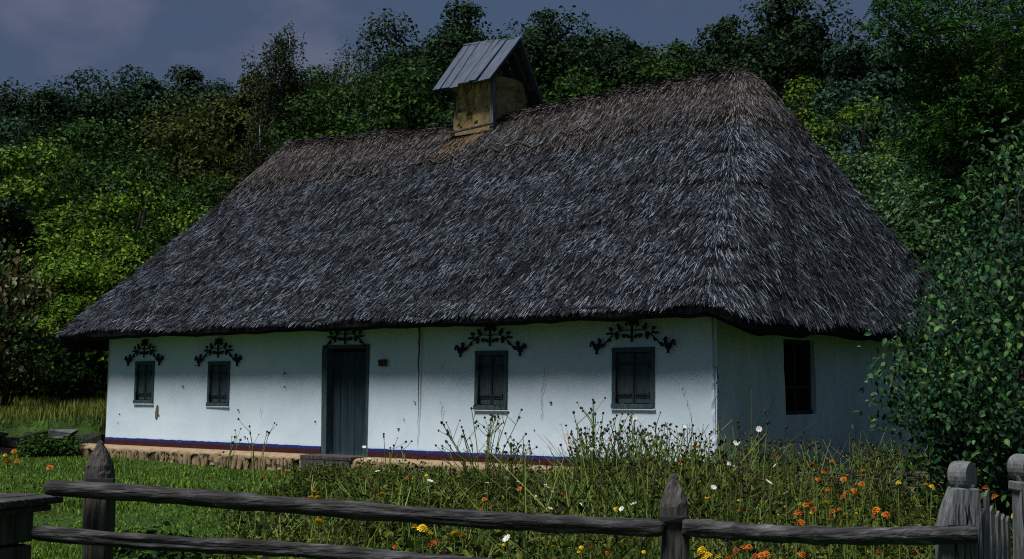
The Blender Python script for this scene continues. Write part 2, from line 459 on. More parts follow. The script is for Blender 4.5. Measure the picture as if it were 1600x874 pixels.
# rough, crumbling arris where the two lit walls meet
rng = random.Random(4)
b = MB(); pts = []; rs = []
for k in range(30):
    z = -0.34 + k * (ZT + 0.3) / 29
    pts.append((-0.055 * max(z, 0) / 2 - 0.035 + rng.uniform(-.008, .008), 0.05 * max(z, 0) / 2 + 0.035 + rng.uniform(-.008, .008), z))
    rs.append([0.05 + rng.uniform(-.012, .012) for _ in range(8)])
b.tube(pts, rs, 8)
b.build('corner_render', M['wall'], house)
b = MB()
for (z0, z1, n, wd) in ((0.95, 1.45, 5, 0.022), (0.5, 0.7, 2, 0.012)):
    for k in range(n):
        z = z0 + (z1 - z0) * k / n
        b.box((0.012 - 0.05 * z / 2, 0.022 + 0.05 * z / 2 + rng.uniform(-.01, .01), z), (0.03, wd * rng.uniform(.5, 1.3), (z1 - z0) / n * rng.uniform(.5, 1.1)), None, 0, 0.007, rng)
b.build('broken_plaster', M['crack'], house, kind='stuff')

# painted skirting bands, a few mm proud, with an uneven brushed edge
for name, lo, hi, m, off in (('blue_band', -0.052, 0.0, 'band_blue', 0.0), ('maroon_band', -0.15, -0.052, 'band_red', 0.002)):
    for (a, c) in ((-HL, DOOR[0] - 0.03), (DOOR[1] + 0.03, 0.0)):
        b = MB(); n = int((c - a) / 0.12); vs = []
        for k in range(n + 1):
            x = a + (c - a) * k / n
            jt = rng.uniform(-.006, .006) if name == 'blue_band' else 0
            y = -0.024
            vs += [(x, y - off, lo), (x, y - off, hi + jt)]
        b.add(vs, [(2 * k, 2 * k + 2, 2 * k + 3, 2 * k + 1) for k in range(n)])
        b.add([(a, -0.024 - off, lo), (a, 0.02, lo), (a, 0.02, hi), (a, -0.024 - off, hi)], [(0, 1, 2, 3)])
        b.add([(c, -0.024 - off, lo), (c, 0.06, lo), (c, 0.06, hi), (c, -0.024 - off, hi)], [(0, 1, 2, 3)])
        b.add([(x_, y_, hi - 0.004) for x_, y_ in ((a, -0.022), (c, -0.022), (c, 0.03), (a, 0.03))], [(0, 1, 2, 3)])
        b.build(name, M[m], house)

# clay plinth, its face broken into upright lumps
plinth = MB().box((-HL / 2 + 0.02, 0.08, -0.45), (HL + 1.15, 0.92, 0.50)).build('plinth', M['clay_dark'], house)
lumps = []
for k in range(9):
    b = MB(); r = random.Random(50 + k); vs = []
    prof = [(-0.5, 0.0), (-0.44, -0.5), (-0.2, -0.9), (0.12, -1.0), (0.36, -0.8), (0.5, -0.4), (0.5, 0.0)]
    n = len(prof); tilt = r.uniform(-.25, .25)
    for z, sc in ((-1, 0.7 + r.uniform(0, .3)), (-0.55, 0.85 + r.uniform(-.15, .12)), (-0.1, 0.95 + r.uniform(-.12, .06)), (0.45, 1.0 + r.uniform(-.12, .05)), (0.95, 1.0)):
        for (u, v) in prof: vs.append((u * sc + tilt * z * .5 + r.uniform(-.10, .10), v * sc + r.uniform(-.25, .2), z + r.uniform(-.08, .08)))
    b.add(vs, [(j * n + i, j * n + i + 1, (j + 1) * n + i + 1, (j + 1) * n + i) for j in range(4) for i in range(n - 1)] + [tuple(4 * n + i for i in range(n))])
    lumps.append(b.mesh('clay_lump', M['clay'], k % 2 == 0))
x = -HL - 0.52; k = 0
while x < 0.45:
    w = rng.choice((rng.uniform(0.05, 0.09), rng.uniform(0.07, 0.13), rng.uniform(0.12, 0.22)))
    if not (DOOR[0] - 0.05 < x + w / 2 < DOOR[1] + 0.05) and rng.random() < 0.9:
        hh = rng.uniform(0.11, 0.17)
        link('clay_lump', lumps[rng.randrange(9)], plinth, (x + w / 2, -0.375, -0.20 - hh), (rng.uniform(-.08, .08), rng.uniform(-.12, .12), 0), (w * 0.99, rng.uniform(.05, .075), hh))
    x += w + rng.uniform(0.0, 0.018)
for k in range(5):
    link('clay_lump', lumps[k], plinth, (-HL - 0.55, -0.28 + k * 0.15, -0.33), (0, 0, rad(-90)), (0.14, 0.06, 0.13))
b = MB(); n = 150; vs = []
for k in range(n + 1):
    x = -HL - 0.62 + (HL + 1.2) * k / n
    e_ = rng.uniform(-.035, .03)
    vs += [(x, -0.42 + e_, -0.25 + rng.uniform(-.03, .025)), (x, -0.44 + e_, -0.205 + rng.uniform(-.012, .012)), (x, -0.30 + rng.uniform(-.03, .03), -0.165), (x, -0.025, -0.152)]
b.add(vs, [(4 * k + q, 4 * k + 4 + q, 4 * k + 5 + q, 4 * k + 1 + q) for k in range(n) for q in (0, 1, 2)])
b.build('ledge', M['clay'], plinth, True)
b = MB().box((-7.87, -0.20, -0.175), (1.34, 0.56, 0.07), None, 0, 0.006, rng)
b.build('threshold', M['wood_post'], house, bevel=0.008)
for xx, ww in ((-8.2, 0.62), (-7.55, 0.62)):
    MB().box((xx, -0.44, -0.34), (ww, 0.05, 0.25), None, 0, 0.008, rng).build('riser_board', M['wood_post'], house, bevel=0.006)


# windows with boarded shutters
def window(a, b_, c, d, seed):
    r = random.Random(seed)
    w, h = b_ - a, d - c
    win = empty('window', ((a + b_) / 2, 0.0, c), 0, house)
    win.rotation_euler = (rad(-1.4), rad(r.uniform(-.4, .4)), 0)
    f = MB(); t = 0.075
    f.box((0, 0.035, h - t / 2), (w, 0.10, t)); f.box((0, 0.030, t / 2), (w, 0.11, t))
    f.box((-w / 2 + t / 2, 0.04, h / 2), (t, 0.09, h - 2 * t)); f.box((w / 2 - t / 2, 0.04, h / 2), (t, 0.09, h - 2 * t))
    f.build('frame', M['frame'], win, bevel=0.006)
    MB().box((0, 0.040, h / 2), (0.034, 0.03, h - 2 * t)).build('meeting_gap', M['iron'], win)
    MB().box((0, 0.12, h / 2), (w, 0.02, h)).build('back_board', M['iron'], win)
    lw = (w - 2 * t - 0.03) / 2
    for s in (-1, 1):
        sm = MB()
        cx = s * (lw / 2 + 0.011)
        sm.box((cx, 0.062, h / 2), (lw - 0.006, 0.03, h - 2 * t - 0.02))
        sm.box((cx - s * 0.0, 0.040, h / 2 + h * 0.22), (lw - 0.03, 0.02, 0.03))
        sm.box((cx, 0.041, h * 0.20), (lw - 0.03, 0.02, 0.03))
        for kk in (-1, 1): sm.box((cx + kk * (lw / 2 - 0.022), 0.046, h / 2), (0.022, 0.02, h - 2 * t - 0.03))
        sm.build('shutter', M['shutter'], win, bevel=0.004)
        for zz in (0.235, 0.735):
            hm = MB().box((cx + s * 0.018, 0.020, h * zz), (lw - 0.004, 0.016, 0.026)).box((s * (w / 2 - t - 0.012), 0.0, h * zz - 0.02), (0.034, 0.05, 0.10))
            hm.build('hinge', M['iron'], win)
    sl = MB().box((0, 0.012, -0.010), (w + 0.03, 0.07, 0.022), None, 0, 0.006, r)
    sl.build('sill', M['wall'], win, bevel=0.008)
    return win


for k, q in enumerate(WIN): window(*q, 60 + k)

# the taller dark window in the end wall
ew = empty('window', (0.0, (EWIN[0] + EWIN[1]) / 2, EWIN[2]), rad(90), house)
w, h = EWIN[1] - EWIN[0], EWIN[3] - EWIN[2]
f = MB(); t = 0.06
f.box((0, 0.14, h - t / 2), (w, 0.06, t)); f.box((0, 0.13, t / 2), (w, 0.08, t))
f.box((-w / 2 + t / 2, 0.14, h / 2), (t, 0.06, h - 2 * t)); f.box((w / 2 - t / 2, 0.14, h / 2), (t, 0.06, h - 2 * t))
f.box((0, 0.14, h / 2), (0.045, 0.05, h - 2 * t)); f.box((-w / 4, 0.142, h * 0.36), (w / 2 - t - .03, 0.045, 0.04)); f.box((w / 4, 0.142, h * 0.36), (w / 2 - t - .03, 0.045, 0.04))
f.build('frame', M['iron'], ew, bevel=0.004)
for s in (-1, 1):
    MB().box((s * w / 4, 0.165, h * 0.68), (w / 2 - 0.05, 0.01, h * 0.60)).build('pane', M['glass'], ew)
    MB().box((s * w / 4, 0.165, h * 0.19), (w / 2 - 0.05, 0.01, h * 0.30)).build('pane', M['glass'], ew)

# the plank door
door = empty('door', ((DOOR[0] + DOOR[1]) / 2, 0, DOOR[2]), 0, house)
w, h = DOOR[1] - DOOR[0], DOOR[3] - DOOR[2]
f = MB()
f.box((-w / 2 + 0.07, 0.06, h / 2 - 0.03), (0.14, 0.18, h - 0.06)); f.box((w / 2 - 0.04, 0.09, h / 2 - 0.03), (0.08, 0.14, h - 0.06)); f.box((0, 0.07, h - 0.03), (w, 0.18, 0.06))
f.build('frame', M['frame'], door, bevel=0.008)
x0 = -w / 2 + 0.145; x1 = w / 2 - 0.085; n = 5
for k in range(n):
    ww = (x1 - x0) / n
    MB().box((x0 + ww * (k + .5), 0.15 + 0.004 * (k % 2), h / 2 - 0.06), (ww - 0.008, 0.035, h - 0.14)).build('plank', M['door'], door, bevel=0.004)
MB().tube([(x1 - 0.10, 0.13, 0.95), (x1 - 0.10, 0.085, 0.95), (x1 - 0.10, 0.085, 0.82), (x1 - 0.10, 0.13, 0.82)], 0.009, 6).build('handle', M['iron'], door)


# paintings above the windows and the door: flat paint, 4 mm of it
def ell(cx, cz, a, b_, ang, n=10, tip=0.0):
    out = []
    for k in range(n):
        th = 2 * math.pi * k / n
        u, v = a * math.cos(th), b_ * math.sin(th) * (1 - tip * math.cos(th))
        out.append((cx + u * math.cos(ang) - v * math.sin(ang), cz + u * math.sin(ang) + v * math.cos(ang)))
    return out


ROOSTER = [(-0.02, -0.16), (0.03, -0.16), (0.015, -0.10), (0.05, -0.07), (0.085, 0.0), (0.12, 0.06), (0.15, 0.05), (0.14, 0.0), (0.17, -0.01),
           (0.145, 0.09), (0.11, 0.115), (0.06, 0.05), (0.0, 0.03), (-0.035, 0.06), (-0.04, 0.11), (-0.025, 0.13), (-0.055, 0.165), (-0.085, 0.145),
           (-0.09, 0.115), (-0.125, 0.105), (-0.085, 0.085), (-0.08, 0.03), (-0.06, -0.04), (-0.025, -0.08), (-0.012, -0.12)]


def mural(cx, cz, R_, kind):
    p = empty('mural', (cx, -0.020, cz), 0, house)
    p.rotation_euler = (rad(-1.4), 0, 0)
    fx = lambda u, v, d: (u, d, v)
    sc = R_ / 0.70
    def shape(b, poly): b.prism([(u * sc, v) for u, v in poly], -0.0035, 0.03, fx)
    vine = MB()
    class lv: m = ('painted_leaf', 'mural_leaf')
    class fl: m = ('painted_flower', 'mural_red')
    flat = shape
    def shape(b, poly):
        if b is vine: return flat(b, poly)
        cxm = sum(q[0] for q in poly) / len(poly); czm = sum(q[1] for q in poly) / len(poly)
        poly = [(cxm + (u - cxm) * .72, czm + (v - czm) * .68) for u, v in poly]
        one = MB(); flat(one, poly); one.build(b.m[0], M[b.m[1]], p)
    for s in (-1, 1):
        last = None
        for k in range(8):
            t = k / 7
            q = (s * (0.03 + 0.54 * t), 0.20 + 0.05 * math.sin(t * 3.1) - 0.25 * t ** 1.7)
            if last:
                dx, dz = q[0] - last[0], q[1] - last[1]; l = math.hypot(dx, dz); nx, nz = -dz / l * .006, dx / l * .006
                shape(vine, [(last[0] + nx, last[1] + nz), (q[0] + nx, q[1] + nz), (q[0] - nx, q[1] - nz), (last[0] - nx, last[1] - nz)])
            last = q
        for (lx, lz, a, bb, an) in ((0.16, 0.12, .058, .028, -1.9), (0.26, 0.28, .06, .030, 1.2), (0.29, 0.12, .085, .040, -1.6), (0.41, 0.235, .055, .032, 0.9),
                                    (0.43, 0.06, .045, .022, -1.2), (0.565, -0.02, .062, .034, -0.8), (0.11, 0.30, .055, .024, 1.3), (0.47, 0.16, .045, .026, 0.2)):
            shape(lv, ell(s * lx, lz, a, bb, an if s > 0 else math.pi - an, 8, 0.35))
        shape(fl, ell(s * 0.235, 0.24, .045, .045, 0, 9)); shape(fl, ell(s * 0.40, 0.17, .03, .034, 0, 8))
    for an in (-0.6, 0.0, 0.6):
        shape(fl, ell(math.sin(an) * .10, 0.30 + 0.05 * math.cos(an), .10, .036, math.pi / 2 - an, 9, 0.2))
    shape(lv, ell(-.085, .12, .075, .028, 2.5, 8, .3)); shape(lv, ell(.085, .12, .075, .028, .64, 8, .3))
    shape(vine, [(-.012, .02), (.012, .02), (.012, .28), (-.012, .28)])
    vine.build('painted_stem', M['mural_leaf'], p)
    if kind:
        for s in (-1, 1):
            b = MB()
            b.prism([(s * (R_ * .97 + u * .78), -0.03 + v * .78) for u, v in ROOSTER], -0.004, 0.03, fx)
            b.build('painted_rooster', M['mural_blue'], p)


for (a, b_, c, d), R_ in zip(WIN, (0.60, 0.66, 0.71, 0.72)): mural((a + b_) / 2, d + 0.055, R_ * .95, True)
mural((DOOR[0] + DOOR[1]) / 2, DOOR[3] - 0.01, 0.66, False)

# damage on the plaster
b = MB(); r = random.Random(8); last = (-5.98, 2.3)
for k in range(16):
    q = (last[0] + r.uniform(-.02, .02), last[1] - 0.14)
    wd = 0.055 * (1 - k / 16) ** 1.5 + 0.006
    b.add([(last[0] - wd / 2, -0.013, last[1]), (last[0] + wd / 2, -0.013, last[1]), (q[0] + wd / 2.4, -0.016, q[1]), (q[0] - wd / 2.4, -0.016, q[1])], [(0, 3, 2, 1)])
    last = q
b.build('wall_crack', M['crack'], house)
b = MB().prism(ell(-13.57, 0.56, 0.15, 0.04, 1.45, 10, 0.3), -0.014, 0.02, lambda u, v, d: (u, d, v)); b.build('bare_patch', M['mud'], house)
b = MB()
for k in range(26):
    u, z = r.uniform(-15.2, -0.2), r.uniform(0.1, 1.6)
    if any(a - .1 < u < bb + .1 and c - .1 < z < d + .1 for a, bb, c, d in WIN + [DOOR]): continue
    b.prism(ell(u, z, r.uniform(.008, .028), r.uniform(.003, .008), r.uniform(0, 3), 7), -0.016, 0.02, lambda p_, q_, d_: (p_, d_, q_))
b.build('plaster_chips', M['crack'], house, kind='stuff')
for (u, z, dz, n) in ((-3.2, 1.45, -.09, 9), (-5.5, 0.9, -.06, 7), (-0.55, 1.1, -.05, 6), (-10.2, 0.7, -.05, 6)):
    b = MB(); last = (u, z)
    for k in range(n):
        q = (last[0] + r.uniform(-.05, .05) + (.07 if abs(dz) < .03 else 0), last[1] + dz + r.uniform(-.02, .02)); wd = r.uniform(.002, .0045)
        b.add([(last[0] - wd, -0.014, last[1] + wd), (last[0] + wd, -0.014, last[1] - wd), (q[0] + wd, -0.014, q[1] - wd), (q[0] - wd, -0.014, q[1] + wd)], [(0, 3, 2, 1)]); last = q
    b.build('hairline_crack', M['crack'], house)

plq = MB().box((0, 0, 0), (0.21, 0.02, 0.12)).build('plaque', M['plaque'], None, bevel=0.004)
pl = house.matrix_basis @ Vector((-6.89, -0.008, 1.525))
plq.location = pl; plq.rotation_euler = (0, 0, house.rotation_euler.z)
tag(plq, 'small brown plaque fixed to the white wall right of the door', 'plaque')

# ------------------------------------------------------------------ the thatch
RX0, RX1, RY0, RY1 = -16.75, 0.72, -0.68, HW + 0.62
RIDGE_Y = HW / 2
def smin(a, b_, k):
    h_ = np.clip(0.5 + 0.5 * (b_ - a) / k, 0, 1)
    return b_ * (1 - h_) + a * h_ - k * h_ * (1 - h_)


def roof_z(x, y):
    zf = 2.28 + 0.940 * (y - RY0)
    zb = 2.28 + 0.940 * (RY1 - y)
    tr = RX1 - x; tl = x - RX0
    zr = 2.06 + 2.08 * tr + 0.16 * np.sin(np.clip(tr / 2.6, 0, 1) * math.pi)
    zl = 2.10 + 2.0 * tl
    z = smin(smin(zf, zb, 0.55), smin(zr, zl, 0.3), 1.3)
    top = np.clip(z / 6.8, 0, 1.2) ** 5
    z = z + top * (0.24 - 0.20 * np.exp(-((x + 8.8) / 2.6) ** 2) + 0.10 * np.exp(-((x + 13.6) / 2.0) ** 2))
    return z


def roof_bumps(x, y, z):
    P = np.c_[x, y]
    b_ = 0.045 * vnoise(P, 0.75, 5) + 0.035 * vnoise(P, 1.9, 6) + 0.015 * vnoise(P, 5.0, 7)
    zz = z + 0.30 * vnoise(P, 0.45, 8) + 0.06 * vnoise(P, 2.5, 15)
    saw = (zz / 0.62) % 1.0                       # courses laid one over the other
    b_ = b_ + (0.036 + 0.038 * vnoise(P, 0.9, 14)) * (1 - saw) - 0.025
    cap = sstep(-0.05, 0.05, z - (5.68 + 0.10 * vnoise(P, 0.8, 9) + 0.10 * vnoise(P, 3.0, 10)))
    return b_ + 0.05 * cap, cap


def grad(x, y):
    e_ = 0.03
    return (roof_z(x + e_, y) - roof_z(x - e_, y)) / (2 * e_), (roof_z(x, y + e_) - roof_z(x, y - e_)) / (2 * e_)


def outline(n):
    rr = 0.75
    pts = []
    corners = [(RX0 + rr, RY0 + rr, 180), (RX1 - rr, RY0 + rr, 270), (RX1 - rr, RY1 - rr, 0), (RX0 + rr, RY1 - rr, 90)]
    for cx, cy, a0 in corners:
        for k in range(13):
            th = rad(a0 + 90 * k / 12); pts.append((cx + rr * math.cos(th), cy + rr * math.sin(th)))
    pts = np.array(pts); seg = np.linalg.norm(np.roll(pts, -1, 0) - pts, axis=1); cum = np.r_[0, np.cumsum(seg)]
    t = np.linspace(0, cum[-1], n, endpoint=False)
    P2 = np.r_[pts, pts[:1]]
    return np.c_[np.interp(t, cum, P2[:, 0]), np.interp(t, cum, P2[:, 1])]


def make_roof():
    n = 420; O = outline(n)
    O = O + 0.02 * np.c_[vnoise(O, 1.7, 41), vnoise(O, 1.7, 42)]
    Rg = np.c_[np.clip(O[:, 0], -13.75, -1.75), np.full(n, RIDGE_Y)]
    rings = []
    m_ = 64
    base = roof_z(O[:, 0], O[:, 1])
    for d_, dz in ((0.75, 0.10), (0.40, -0.06), (0.07, -0.19), (0.015, -0.13)):        # underside and lip
        Q = O + (Rg - O) / np.linalg.norm(Rg - O, axis=1)[:, None] * d_
        rings.append(np.c_[Q, base + dz + (0.02 * vnoise(O, 3.5, 43) if d_ < 0.3 else 0)])
    for k in range(m_ + 1):
        t = k / m_
        Q = O * (1 - t) + Rg * t
        z = roof_z(Q[:, 0], Q[:, 1]); bb, _ = roof_bumps(Q[:, 0], Q[:, 1], z)
        rings.append(np.c_[Q, z + bb * min(1, k / 2)])
    V = np.concatenate(rings); nr = len(rings)
    j = np.arange(nr - 1)[:, None] * n; i = np.arange(n)[None]; i2 = (i + 1) % n
    F = np.stack([j + i, j + i2, j + n + i2, j + n + i], -1).reshape(-1, 4)
    return link('thatched_roof', np_mesh('thatched_roof', V, F, M['thatch_base'], False), house)


roof = make_roof()


def straw_mesh(name, x, y, length, width, lift, seed, m, back=0.35, wild=0.22, cut=True):
    r = np.random.default_rng(seed); n = len(x)
    z = roof_z(x, y); bb, cap = roof_bumps(x, y, z)
    gx, gy = grad(x, y)
    dn = np.c_[-gx, -gy, -(gx ** 2 + gy ** 2)]; dn /= np.linalg.norm(dn, axis=1)[:, None]
    nr = np.c_[-gx, -gy, np.ones(n)]; nr /= np.linalg.norm(nr, axis=1)[:, None]
    sd = np.cross(dn, nr)
    a = r.normal(0, wild, n)
    d = dn * np.cos(a)[:, None] + sd * np.sin(a)[:, None]
    s = np.cross(d, nr)
    roll = r.normal(0, 0.55, n)
    s = s * np.cos(roll)[:, None] + nr * np.sin(roll)[:, None]
    P = np.c_[x, y, z + bb]
    p0 = P - d * (length * back)[:, None] + nr * (0.004 + 0.010 * r.random(n))[:, None]
    p1 = P + d * (length * (1 - back))[:, None] + nr * (lift * (0.35 + r.random(n)))[:, None]
    hw = (width / 2)[:, None]
    V = np.stack([p0 - s * hw, p0 + s * hw, p1 + s * hw * 0.8, p1 - s * hw * 0.8], 1).reshape(-1, 3)
    F = np.arange(4 * n).reshape(-1, 4)
    return np_mesh(name, V, F, m)


def scatter(n, seed, vis=True):
    """points spread evenly over the sloping roof, thinner on the two sides turned away"""
    r = np.random.default_rng(seed)
    x = r.uniform(RX0, RX1, 3 * n); y = r.uniform(RY0, RY1, 3 * n)
    gx, gy = grad(x, y); w_ = np.sqrt(1 + gx ** 2 + gy ** 2)
    w_ *= np.where((y > RIDGE_Y + 0.5) & (x < -3), 0.16, 1.0) * np.where((x < -14) & (y > 2), 0.4, 1)
    rr = 0.75                                                    # rounded corners of the eaves
    qx = np.abs(x - (RX0 + RX1) / 2) - ((RX1 - RX0) / 2 - rr); qy = np.abs(y - (RY0 + RY1) / 2) - ((RY1 - RY0) / 2 - rr)
    inside = np.hypot(np.clip(qx, 0, None), np.clip(qy, 0, None)) < rr
    inside &= ~((x > -8.4) & (x < -7.2) & (y > 3.35) & (y < 4.6))
    keep = inside & (r.random(3 * n) < w_ / 2.6)
    return x[keep][:n], y[keep][:n]


r = np.random.default_rng(1)
x, y = scatter(350000, 2)
z = roof_z(x, y); _, cap = roof_bumps(x, y, z)
dens = 0.72 + 0.5 * vnoise(np.c_[x, y], 1.6, 12) + 0.3 * vnoise(np.c_[x, y], 5.0, 13)
blend = sstep(5.45, 6.3, z + r.normal(0, .10, len(x)))           # the brown ridge layer gives way to grey by degrees
is_cap = (r.random(len(x)) < blend) & (z > 5.4)
k = ~is_cap & (r.random(len(x)) < np.maximum(dens, blend))
xs, ys = x[k], y[k]; n = len(xs)
link('straw', straw_mesh('straw', xs, ys, r.uniform(0.08, 0.27, n), r.uniform(0.005, 0.0115, n), np.where(r.random(n) < .12, 0.09, 0.025), 3, M['straw'], wild=0.13), roof, kind='stuff')
k = is_cap
xs, ys = np.r_[x[k]], np.r_[y[k]]
xs = np.r_[xs, xs + r.normal(0, .06, len(xs))]; ys = np.r_[ys, ys + r.normal(0, .06, len(ys))]; n = len(xs)
link('ridge_straw', straw_mesh('ridge_straw', xs, ys, r.uniform(0.18, 0.5, n), r.uniform(0.008, 0.016, n), np.full(n, 0.02), 4, M['straw_brown'], wild=0.16), roof, kind='stuff')
# ends of straw sticking out along the eaves
O = np.repeat(outline(5200), 2, 0)
ctr = np.c_[np.clip(O[:, 0], -13.7, -1.8), np.full(len(O), RIDGE_Y)]
dv = ctr - O; O2 = O + dv / np.linalg.norm(dv, axis=1)[:, None] * r.uniform(0.01, 0.12, len(O))[:, None]
n = len(O2)
link('eave_straw', straw_mesh('eave_straw', O2[:, 0], O2[:, 1], r.uniform(0.14, 0.36, n), r.uniform(0.008, 0.018, n), np.full(n, 0.012), 6, M['straw'], back=0.62), roof, kind='stuff')
# single long straws that lie loose on the slope
xs, ys = scatter(60, 77); straight = r.uniform(0.5, 1.1, len(xs))
for q in range(len(xs)):
    if ys[q] > 3.4 or ys[q] < 0 or xs[q] > -.6 or xs[q] < -15: continue
    me = straw_mesh('loose_straw', xs[q:q + 1], ys[q:q + 1], straight[q:q + 1], np.array([0.014]), np.array([0.08]), 500 + q, M['straw_brown'], wild=0.4)
    link('loose_straw', me, roof)
# thin rods that pin the lower edge of the ridge layer
for (x0, x1, yy) in ((-10.9, -9.2, 2.75), (-8.9, -7.6, 2.85), (-7.2, -5.4, 2.8), (-5.2, -4.2, 2.95)):
    pts = []
    for q in range(9):
        xx = x0 + (x1 - x0) * q / 8; y2 = yy + 0.06 * math.sin(q * 1.7 + x0)
        zz = float(roof_z(np.array([xx]), np.array([y2]))[0]); bb, _ = roof_bumps(np.array([xx]), np.array([y2]), np.array([zz]))
        pts.append((xx, y2 - 0.05, zz + float(bb[0]) + 0.05))
    MB().tube(pts, 0.015, 6).build('pinning_rod', M['wood_post'], roof)

# ------------------------------------------------------------------ the chimney
ch = empty('chimney', (-7.80, 3.98, 6.25), 0, house)
CW, CD, CH = 1.06, 1.10, 1.05


def clay_face(w, h, place, seed, bulge=0.03):
    nu, nv = 26, 22; P = np.array([(u, v) for v in np.linspace(0, 1, nv) for u in np.linspace(0, 1, nu)])
    d = 0.022 * vnoise(P, 5, seed) + 0.012 * vnoise(P, 13, seed + 1)
    c = np.abs(vnoise(P * np.array([1.6, 1.0]), 3.2, seed + 2))
    d = d - 0.075 * np.clip(1 - c / 0.07, 0, 1)
    V = [place((u - .5) * w, dd, v * h) for (u, v), dd in zip(P, d)]
    F = [(j * nu + i, j * nu + i + 1, (j + 1) * nu + i + 1, (j + 1) * nu + i) for j in range(nv - 1) for i in range(nu - 1)]
    me = bpy.data.meshes.new('clay_panel'); me.from_pydata(V, [], F); me.materials.append(M['clay_gold']); me.update()
    link('clay_panel', me, ch)


clay_face(CW, CH, lambda u, d, z: (u, -CD / 2 - d, z), 71)
clay_face(CD, CH + 0.1, lambda u, d, z: (CW / 2 + d, u, z), 75)
clay_face(CW, CH, lambda u, d, z: (-u, CD / 2 + d, z), 79)
clay_face(CD, CH, lambda u, d, z: (-CW / 2 - d, -u, z), 83)
for sx in (-1, 1):
    for sy in (-1, 1):
        MB().box((sx * (CW / 2 - 0.01), sy * (CD / 2 - 0.01), CH / 2 + 0.02), ((0.10, 0.10) if (sx, sy) == (1, -1) else (0.05, 0.05)) + (CH + 0.06,), None, 0, 0.006).build('corner_post', M['wood_gate'] if (sx, sy) == (1, -1) else M['wood_dark'], ch, bevel=0.01)
MB().box((0, 0, 0.4), (CW - 0.2, CD - 0.2, 0.9)).build('flue', M['iron'], ch)
MB().beam((-CW / 2 - 0.06, -CD / 2 - 0.09, 0.06), (CW / 2 + 0.10, -CD / 2 - 0.09, 0.13), 0.035, 0.045, jit=0.012).build('base_batten', M['wood_post'], ch, bevel=0.01)
# golden fresh straw and spilt clay below the front face
rr_ = np.random.default_rng(9); n = 150
xs = rr_.uniform(-8.38, -7.45, n); ys = 3.38 - rr_.uniform(0, 0.42, n) * (1 - np.abs((xs + 8.1) / 1.0) ** 1.5)
link('golden_straw', straw_mesh('golden_straw', xs, ys, rr_.uniform(.18, .42, n), rr_.uniform(.012, .025, n), np.full(n, .06), 91, M['straw_gold'], back=.5, wild=.15), ch, kind='stuff')
bpy.data.objects['golden_straw'].matrix_parent_inverse = Matrix.Translation((7.80, -3.98, -6.25))
# the boarded hood
HX0, HX1 = -0.76, 0.82                       # left and right ends
APEX, EF, EB = 1.93, 0.98, 0.58
YF, YB = -0.92, 0.86
lean = lambda u: 0.10 * (HX1 - u) / (HX1 - HX0) + 0.02      # the old hood leans a little
r = random.Random(12)
xs_ = [HX0]
while xs_[-1] < HX1 - 0.12: xs_.append(xs_[-1] + r.uniform(0.16, 0.27))
xs_[-1] = HX1
for a, c in zip(xs_[:-1], xs_[1:]):
    for side, y1, z1 in ((-1, YF, EF), (1, YB, EB)):
        p0 = Vector(((a + c) / 2, -side * 0.02 + r.uniform(-.01, .01), APEX + lean(a) + 0.02 * (side < 0) + r.uniform(-.012, .018)))
        p1 = Vector(((a + c) / 2, y1 + side * r.uniform(0, .08), z1 - r.uniform(0, .08)))
        d = (p1 - p0).normalized(); up = Vector((1, 0, 0)).cross(d) * (1 if side < 0 else 1)
        bm_ = MB()
        x_ = Vector((1, 0, 0)); z_ = d.cross(x_) if side > 0 else x_.cross(d) * -1
        R = Matrix((d, x_, d.cross(x_))).transposed()
        bm_.box((p0 + p1) / 2 + d.cross(x_).normalized() * r.uniform(-.010, .010), ((p1 - p0).length, c - a - 0.012, 0.028), R, 0, 0.003, r)
        bm_.build('hood_board', M['board'], ch)
for xx in (HX0 + 0.12, HX1 - 0.10):
    MB().beam((xx, YF + .06, EF - 0.0), (xx, -0.03, APEX - 0.10), 0.06, 0.07).build('rafter', M['wood_dark'], ch)
    MB().beam((xx, YB - .06, EB - 0.0), (xx, 0.03, APEX - 0.10), 0.06, 0.07).build('rafter', M['wood_dark'], ch)
MB().beam((CW / 2 + .07, 0.0, 1.72), (CW / 2 + .10, 0.78, 0.62), 0.05, 0.075).build('brace', M['wood_post'], ch)
for sy, zz in ((-1, CH + 0.09), (1, CH - 0.05)):
    MB().beam((HX0 + .06, sy * CD / 2, zz), (HX1 - .06, sy * CD / 2, zz), 0.09, 0.09).build('wall_plate', M['wood_dark'], ch)
MB().beam((HX0 + .05, 0, APEX - 0.13), (HX1 - .05, 0, APEX - 0.13), 0.07, 0.09).build('ridge_beam', M['wood_dark'], ch)
#@@REST@@
# ------------------------------------------------------------------ foliage tools
def unit(a): return a / np.maximum(np.linalg.norm(a, axis=-1, keepdims=True), 1e-9)


def leaves(C, size, rs, out=None, up=0.7, aspect=0.55, droop=0.25, long_dir=None):
    """one folded diamond leaf per centre"""
    n = len(C)
    nr = rs.normal(0, 0.55, (n, 3)); nr[:, 2] += up
    if out is not None: nr += out * 1.1
    nr = unit(nr)
    t = rs.normal(0, 1, (n, 3)) if long_dir is None else long_dir + rs.normal(0, 0.25, (n, 3))
    t[:, 2] -= droop
    t = unit(t - nr * np.sum(t * nr, 1, keepdims=True)); s = np.cross(nr, t)
    L_ = size[:, None]; W_ = L_ * aspect
    fold = nr * L_ * 0.10
    V = np.stack([C - t * L_ * .5, C + s * W_ * .5 + fold - t * L_ * .05, C + t * L_ * .5 - fold, C - s * W_ * .5 + fold - t * L_ * .05], 1)
    return V.reshape(-1, 3), np.arange(4 * n).reshape(-1, 4)


